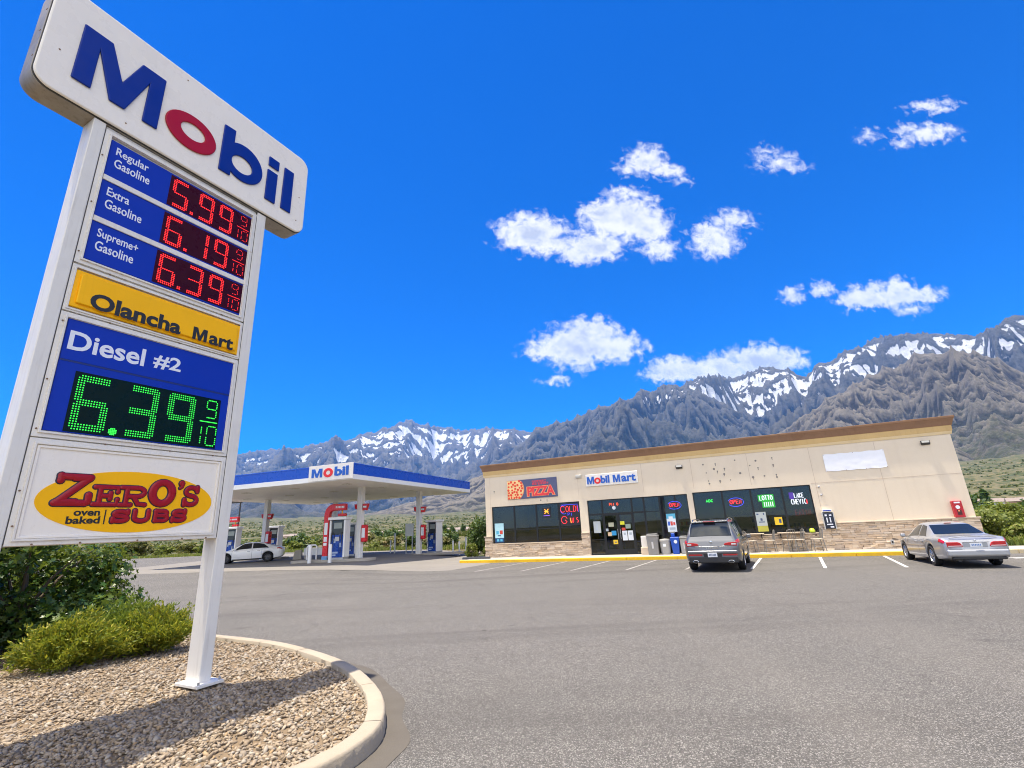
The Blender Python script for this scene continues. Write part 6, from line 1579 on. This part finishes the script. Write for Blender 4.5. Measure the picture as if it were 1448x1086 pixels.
def leaves(C, size, up=.35, shape='quad', g=rng, aspect=1.6, outward=None):
    """C (n,3) leaf centres -> V, F (quads or lobed fans)"""
    n = len(C)
    nrm = g.normal(size=(n, 3)); nrm[:, 2] += up*2
    if outward is not None: nrm += outward*1.1
    nrm /= np.linalg.norm(nrm, axis=1)[:, None]
    a = np.cross(nrm, g.normal(size=(n, 3))); a /= np.linalg.norm(a, axis=1)[:, None]; b = np.cross(nrm, a)
    s = size*g.uniform(.6, 1.3, n)[:, None]
    if shape == 'quad':
        V = np.stack([C-a*s*aspect*.5, C+b*s*.5, C+a*s*aspect*.5, C-b*s*.5], 1)
        return V.reshape(-1, 3), np.arange(4*n).reshape(-1, 4)
    # lobed leaf: outline fan around a centre, slightly cupped
    ang = np.linspace(0, 2*math.pi, 11)[:-1]; rad = np.array([1., .42, .85, .40, .75, .30, .75, .40, .85, .42])
    ring = [C+(a*math.cos(t)+b*math.sin(t))*s*r_*.62+nrm*s*(.12*(r_-.6)) for t, r_ in zip(ang, rad)]
    V = np.stack([C-nrm*s*.06]+ring, 1); k = 11
    f = np.array([(0, 1+i, 1+(i+1) % 10) for i in range(10)])
    F = (f[None]+(np.arange(n)*k)[:, None, None]).reshape(-1, 3)
    return V.reshape(-1, 3), F
def clump_points(n, R3, g, clumps=14, cl=.38, hollow=.35, zflat=.0):
    """leaf centres in uneven clumps through an ellipsoid"""
    u = g.normal(size=(clumps, 3)); u /= np.linalg.norm(u, axis=1)[:, None]
    cc = u*(hollow+(1-hollow)*g.random(clumps)**.5)[:, None]*.80
    cc[:, 2] = np.where(cc[:, 2] < -.5, -.5+g.random(clumps)*.3, cc[:, 2])
    rs = cl*g.uniform(.6, 1.25, clumps)
    k = g.choice(clumps, n, p=rs**2/np.sum(rs**2))
    d = g.normal(size=(n, 3)); d /= np.linalg.norm(d, axis=1)[:, None]
    p = cc[k]+d*(rs[k]*g.random(n)**.42)[:, None]
    return p*np.array(R3), (p+d*.6)
def trunk(mb, h, r, g, spread, nb=5, z0=0):
    mb.tube([(0,0,z0-.1),(g.normal()*.05,g.normal()*.05,h*.3),(g.normal()*.1,g.normal()*.1,h*.55)], [r, r*.75, r*.5], 8)
    for k in range(nb):
        a = 2*math.pi*k/nb+g.random(); q = g.uniform(.5, .95)
        mb.tube([(0,0,h*.2+.1*k*h/nb*.5),(math.cos(a)*spread*.4*q,math.sin(a)*spread*.4*q,h*.5),(math.cos(a)*spread*.8*q,math.sin(a)*spread*.8*q,h*(.62+.25*g.random()))], [r*.5, r*.35, r*.12], 6)
def bush(name, label, cat, loc, R3, n, size, mat_, seed, group=None, shape='quad', clumps=14, cl=.38, trunk_r=.04, zc=.9, up=.35, aspect=1.6, hollow=.35, foliage='foliage'):
    g = np.random.default_rng(seed)
    t = thing(name, label, cat, loc, g.random()*6 if shape == 'quad' else 0, group)
    p, out = clump_points(n, R3, g, clumps, cl, hollow); p[:, 2] += R3[2]*zc
    p[:, 2] = np.where(p[:, 2] < .03, .03+g.random(n)*.12, p[:, 2])
    V, F = leaves(p, size, up, shape, g, aspect, out)
    np_mesh(foliage, V, F, mat_, t, smooth=False)
    mb = MB(); trunk(mb, R3[2]*1.6, trunk_r, g, min(R3[0], R3[1])*.8, 6); mb.build('trunk', BARK, t, smooth=60)
    return t
# big broad-leaved bush behind the sign
bush('bush', 'large dark broad-leaved bush behind the left half of the price sign', 'bush', (-9.1, 9.3, .05), (2.25, 1.9, 1.55), 15000, .135, L_BROAD, 5, shape='lobed', clumps=26, cl=.34, trunk_r=.07, zc=.72, up=.45, hollow=.5)
bush('bush', 'dark broad-leaved bush at the left edge behind the white post', 'bush', (-8.6, 6.9, .05), (1.25, 1.3, .95), 6000, .125, L_BROAD, 6, shape='lobed', clumps=14, cl=.36, trunk_r=.05, zc=.7, up=.45, hollow=.5)
# low junipers in the gravel
def juniper(label, loc, R3, n, mat_, seed):
    g = np.random.default_rng(seed); t = thing('juniper', label, 'shrub', loc, 0, 'low junipers in the gravel bed')
    stems = 150; P = []; U = []
    for k in range(stems):
        a = g.random()*2*math.pi; q = g.random()**.55; tip = np.array([math.cos(a)*R3[0]*q, math.sin(a)*R3[1]*q, R3[2]*(.55+.75*(1-q*q)+.22*g.normal())])
        base = tip*np.array([.35, .35, .15]); m_ = n//stems; s = g.random(m_)**.6
        c = base+(tip-base)*s[:, None]; c[:, 2] += .05*np.sin(s*3); c += g.normal(0, .045, (m_, 3))*np.array([1, 1, .8]); P.append(c); d = (tip-base)/np.linalg.norm(tip-base); U.append(np.repeat(d[None], m_, 0))
    P = np.concatenate(P); U = np.concatenate(U); P[:, 2] = np.maximum(P[:, 2], .02); n_ = len(P)
    a = U+g.normal(0, .55, (n_, 3)); a /= np.linalg.norm(a, axis=1)[:, None]; b = np.cross(a, g.normal(size=(n_, 3))); b /= np.linalg.norm(b, axis=1)[:, None]
    s = g.uniform(.6, 1.3, n_)[:, None]
    V = np.stack([P-a*.004, P+a*.030*s+b*.011*s, P+a*.066*s, P+a*.030*s-b*.011*s], 1).reshape(-1, 3)
    np_mesh('foliage', V, np.arange(4*n_).reshape(-1, 4), mat_, t, smooth=False)
    mb = MB()
    for k in range(14):
        a = 2*math.pi*k/14+g.random()*.3; q = g.uniform(.5, .9); mb.tube([(0,0,.0),(math.cos(a)*R3[0]*.4*q,math.sin(a)*R3[1]*.4*q,R3[2]*.35),(math.cos(a)*R3[0]*.8*q,math.sin(a)*R3[1]*.8*q,R3[2]*.75)], [.018,.012,.005], 6)
    mb.build('stem', BARK, t, smooth=60)
    return t
juniper('left wide yellow green juniper low in the gravel before the big bush', (-6.95, 8.05, .08), (.80, .62, .46), 17000, L_JUN, 21)
juniper('middle green juniper low in the gravel behind its two neighbours', (-6.85, 9.0, .08), (.85, .7, .50), 16000, L_JUN2, 22)
juniper('right yellow green juniper low in the gravel beside the right sign post', (-6.2, 8.85, .08), (.60, .55, .44), 14000, L_JUN, 23)
# bush and shrub at the left end of the shop
bush('bush', 'tall round dark green bush at the left end of the shop', 'bush', (-2.55, 36.3, .0), (1.35, 1.3, 1.5), 5200, .11, L_DARK, 31, clumps=30, cl=.36, zc=.95, hollow=.5)
bush('shrub', 'small yellow green shrub on the corner by the left end of the shop', 'shrub', (-3.15, 32.6, .05), (.55, .5, .5), 1500, .07, L_SAGE, 32, clumps=12, zc=.8)
bush('shrub', 'low leafy shrub in the strip between the tall round bush and the shop', 'shrub', (-2.0, 33.6, .0), (.6, .5, .45), 1400, .08, L_SAGE, 33, clumps=12, zc=.8)
# right of the shop
for k, (x, y, r3, m_, lab) in enumerate((((26.6), 28.6, (2.0,1.5,.92), L_SAGE, 'broad yellow green bush filling the gap right of the silver saloon'), (22.6, 26.2, (1.3,1.1,.65), L_DARK, 'dark green bush low against the right end of the shop'), (29.8, 30.6, (2.2,1.8,1.15), L_SAGE, 'tallest green bush at the right edge of the picture'), (24.6, 24.4, (1.2,.9,.5), L_GRASS, 'low pale grassy shrub beside the pavement right of the shop'), (27.2, 24.0, (1.5,1.0,.55), L_GRASS, 'low grassy tussock at the right edge behind the pavement'), (31.0, 35.5, (1.6,1.4,2.0), L_DARK, 'dark round tree seen past the right end of the shop'))):
    bush('bush' if k != 5 else 'tree', lab, 'bush' if k != 5 else 'tree', (x, y, -.05), r3, 3600, .12, m_, 40+k, clumps=22, zc=.85, foliage='foliage' if k != 5 else 'crown')
# brush beyond the lot: prototypes copied one by one
protos = []
for k, (r3, m_, n, sz) in enumerate((((1.1,1.0,.75), L_SAGE, 520, .22), ((1.3,1.2,.95), L_OLIVE, 560, .24), ((.9,.9,.6), L_DRY, 380, .20), ((1.5,1.4,1.25), L_DARK, 640, .26), ((1.2,1.1,.8), L_SAGE, 540, .22))):
    lab = ['yellow green brush shrub beyond the far edge of the lot', 'olive brush shrub beyond the far edge of the lot', 'dry straw coloured brush shrub beyond the far edge of the lot', 'dark green brush shrub beyond the far edge of the lot', 'yellow green brush shrub beyond the far edge of the lot'][k]
    g = np.random.default_rng(60+k); p, out = clump_points(n, r3, g, 12, .42, .3); p[:, 2] += r3[2]*.8; p[:, 2] = np.maximum(p[:, 2], .03)
    V, F = leaves(p, sz, .35, 'quad', g, 1.5, out)
    o = np_mesh('shrub', V, F, m_, smooth=False); tag(o, lab, 'shrub', 'brush shrubs beyond the lot'); protos.append(o)
used = set()
def place(k, x, y, s, z=None):
    o = protos[k] if k not in used else protos[k].copy()
    if k in used: COL.objects.link(o)
    used.add(k)
    r = math.hypot(x, y); zz = float(terr(np.array(math.atan2(x, y)), np.array(r))) if z is None else z
    o.location = (x, y, zz-.05); o.scale = (s*rnd.uniform(.9, 1.3), s*rnd.uniform(.9, 1.2), s*rnd.uniform(.8, 1.15)); o.rotation_euler = (0, 0, rnd.uniform(0, 6.28))
bx_ = np.array([-80, -42, -27.6, -13.2, -4.5]); by_ = np.array([70, 60, 57.5, 46, 43.])
cnt = 0
while cnt < 125:
    az = R(rnd.uniform(-41, -3.2)); r = 47+rnd.random()**1.5*105; x, y = r*math.sin(az), r*math.cos(az)
    if y < np.interp(x, bx_, by_)+1.8: continue
    place(rnd.choice([0, 1, 2, 3, 4, 0, 1]), x, y, rnd.uniform(.5, 1.0)*(1+.004*r)*(.6 if az > R(-13) and r < 75 else 1)); cnt += 1
cnt = 0
while cnt < 40:
    az = R(rnd.uniform(41.5, 50.5)); r = 46+rnd.random()**1.4*110; x, y = r*math.sin(az), r*math.cos(az)
    place(rnd.choice([0, 1, 2, 3, 4, 3]), x, y, rnd.uniform(.5, 1.0)*(1+.003*r)); cnt += 1
# far scrub: one mass nobody could count
def far_scrub():
    g = np.random.default_rng(77); Vs = []; Fs = []; o_ = 0
    n = 9000
    az = np.where(g.random(n) < .72, g.uniform(R(-46), R(4), n), g.uniform(R(36), R(53), n)); r = 150*np.exp(g.random(n)**.9*2.6)
    x, y = r*np.sin(az), r*np.cos(az); keep = fbm(x/90, y/90, 3, 8) > -.12; az, r, x, y = az[keep], r[keep], x[keep], y[keep]; n = len(x)
    z = terr(az, r); s = g.uniform(.7, 1.7, n)*(1+r/1400.)
    m_ = 10
    d = g.normal(size=(n, m_, 3)); d /= np.linalg.norm(d, axis=2)[..., None]; d[..., 2] = np.abs(d[..., 2])*.75
    P = np.stack([x, y, z], 1)[:, None]+d*s[:, None, None]*g.uniform(.5, 1, (n, m_, 1))
    P = P.reshape(-1, 3); V, F = leaves(P, 1., .4, 'quad', g, 1.3)
    sc = np.repeat(s, m_)*.95
    V = V.reshape(-1, 4, 3); V = P[:, None]+(V-P[:, None])*sc[:, None, None]
    o = np_mesh('scrub', V.reshape(-1, 3), F, leaf_mat('far_scrub_leaf', [(.065,.09,.022),(.11,.13,.03),(.16,.155,.055),(.06,.075,.025)], .25), smooth=False)
    tag(o, 'scattered scrub dotting the valley floor and fan', 'scrub', kind='stuff')
far_scrub()
# small houses and trees of the far settlement
for k, (px, rr, w_, col) in enumerate(((392, 420, 9, 'white'), (405, 430, 12, 'tan'), (418, 450, 8, 'white'), (521, 380, 8, 'white'), (535, 395, 11, 'tan'), (563, 360, 7, 'white'), (622, 330, 9, 'tan'), (640, 340, 11, 'white'), (652, 350, 12, 'tan'), (1430, 260, 13, 'pink'), (1412, 250, 7, 'white'))):
    az, _ = azel(px, 745); x, y = rr*math.sin(az), rr*math.cos(az); z = float(terr(np.array(az), np.array(float(rr))))
    wm = {'white': M('house_white', (.62,.60,.56), .8, var=.1), 'tan': M('house_tan', (.45,.34,.25), .8, var=.1), 'pink': M('house_pink', (.46,.27,.20), .8, var=.1)}[col]
    t = thing('house', 'tiny far %s house across the valley %s' % (col, 'left of the nearest pump' if px < 430 else 'between the front and right canopy columns' if px < 580 else 'left of the tall round bush' if px < 700 else 'beyond the bushes right of the shop'), 'house', (x, y, z-.3), -az+R(rnd.uniform(-20, 20)), 'far houses across the valley')
    h = 2.8; d = 6
    MB().box(-w_/2, -d/2, 0, w_/2, d/2, h).build('wall', wm, t)
    mb = MB(); mb.add([(-w_/2-.4,-d/2-.4,h+.002),(w_/2+.4,-d/2-.4,h+.002),(w_/2+.4,d/2+.4,h+.002),(-w_/2-.4,d/2+.4,h+.002),(-w_/2-.4,0,h+1.3),(w_/2+.4,0,h+1.3)], [(0,3,2,1),(0,1,5,4),(2,3,4,5),(0,4,3),(1,2,5)]); mb.build('roof', M('house_roof', (.20,.16,.14), .8, var=.2), t)
    MB().box(-w_*.3, -d/2-.03, .8, -w_*.1, -d/2-.001, 2).build('window', PGL, t)
tp = None
for k, (px, rr, h) in enumerate(((514, 300, 5), (545, 320, 4), (597, 280, 5), (628, 290, 6), (640, 300, 5), (655, 300, 5), (470, 330, 4), (430, 360, 5), (1402, 190, 6), (1385, 200, 5))):
    az, _ = azel(px, 745); x, y = rr*math.sin(az), rr*math.cos(az); z = float(terr(np.array(az), np.array(float(rr))))
    g = np.random.default_rng(90+k); r3 = (h*.33, h*.33, h*.5)
    t = thing('tree', 'small dark far tree among the valley houses', 'tree', (x, y, z-.1), 0, 'far trees across the valley')
    p, out = clump_points(260, r3, g, 12, .42, .3); p[:, 2] += h*.6; V, F = leaves(p, .8, .3, 'quad', g, 1.4, out); np_mesh('crown', V, F, L_DARK, t, smooth=False)
    MB().cyl((0,0,-.2),(0,0,h*.5),.16,.1,7).build('trunk', BARK, t)
# grass fringe along the far edge of the lot and right of the shop
def grass():
    g = np.random.default_rng(99); C = []
    n = 9000
    x = g.uniform(-50, -3.5, n); y = np.interp(x, bx_, by_)+g.random(n)**1.6*7+.1; C.append(np.stack([x, y, np.full(n, .25)], 1))
    n = 6000; u = g.uniform(23.6, 36, n); v = -g.random(n)**1.3*7-.1
    p = np.array([bw(a, b_) for a, b_ in zip(u, v)]); C.append(np.stack([p[:, 0], p[:, 1], np.full(n, -.05)], 1))
    C = np.concatenate(C); n = len(C); h = g.uniform(.12, .42, n); a = g.random(n)*6.28; w_ = g.uniform(.03, .09, n)
    dx = np.stack([np.cos(a), np.sin(a), a*0], 1)*w_[:, None]; tip = C+np.stack([g.normal(0, .12, n), g.normal(0, .12, n), h], 1)
    V = np.stack([C-dx, C+dx, tip+dx*.3, tip-dx*.3], 1).reshape(-1, 3)
    o = np_mesh('grass', V, np.arange(4*n).reshape(-1, 4), L_GRASS, smooth=False); tag(o, 'dry grass fringe along the edge of the lot', 'grass', kind='stuff')
grass()
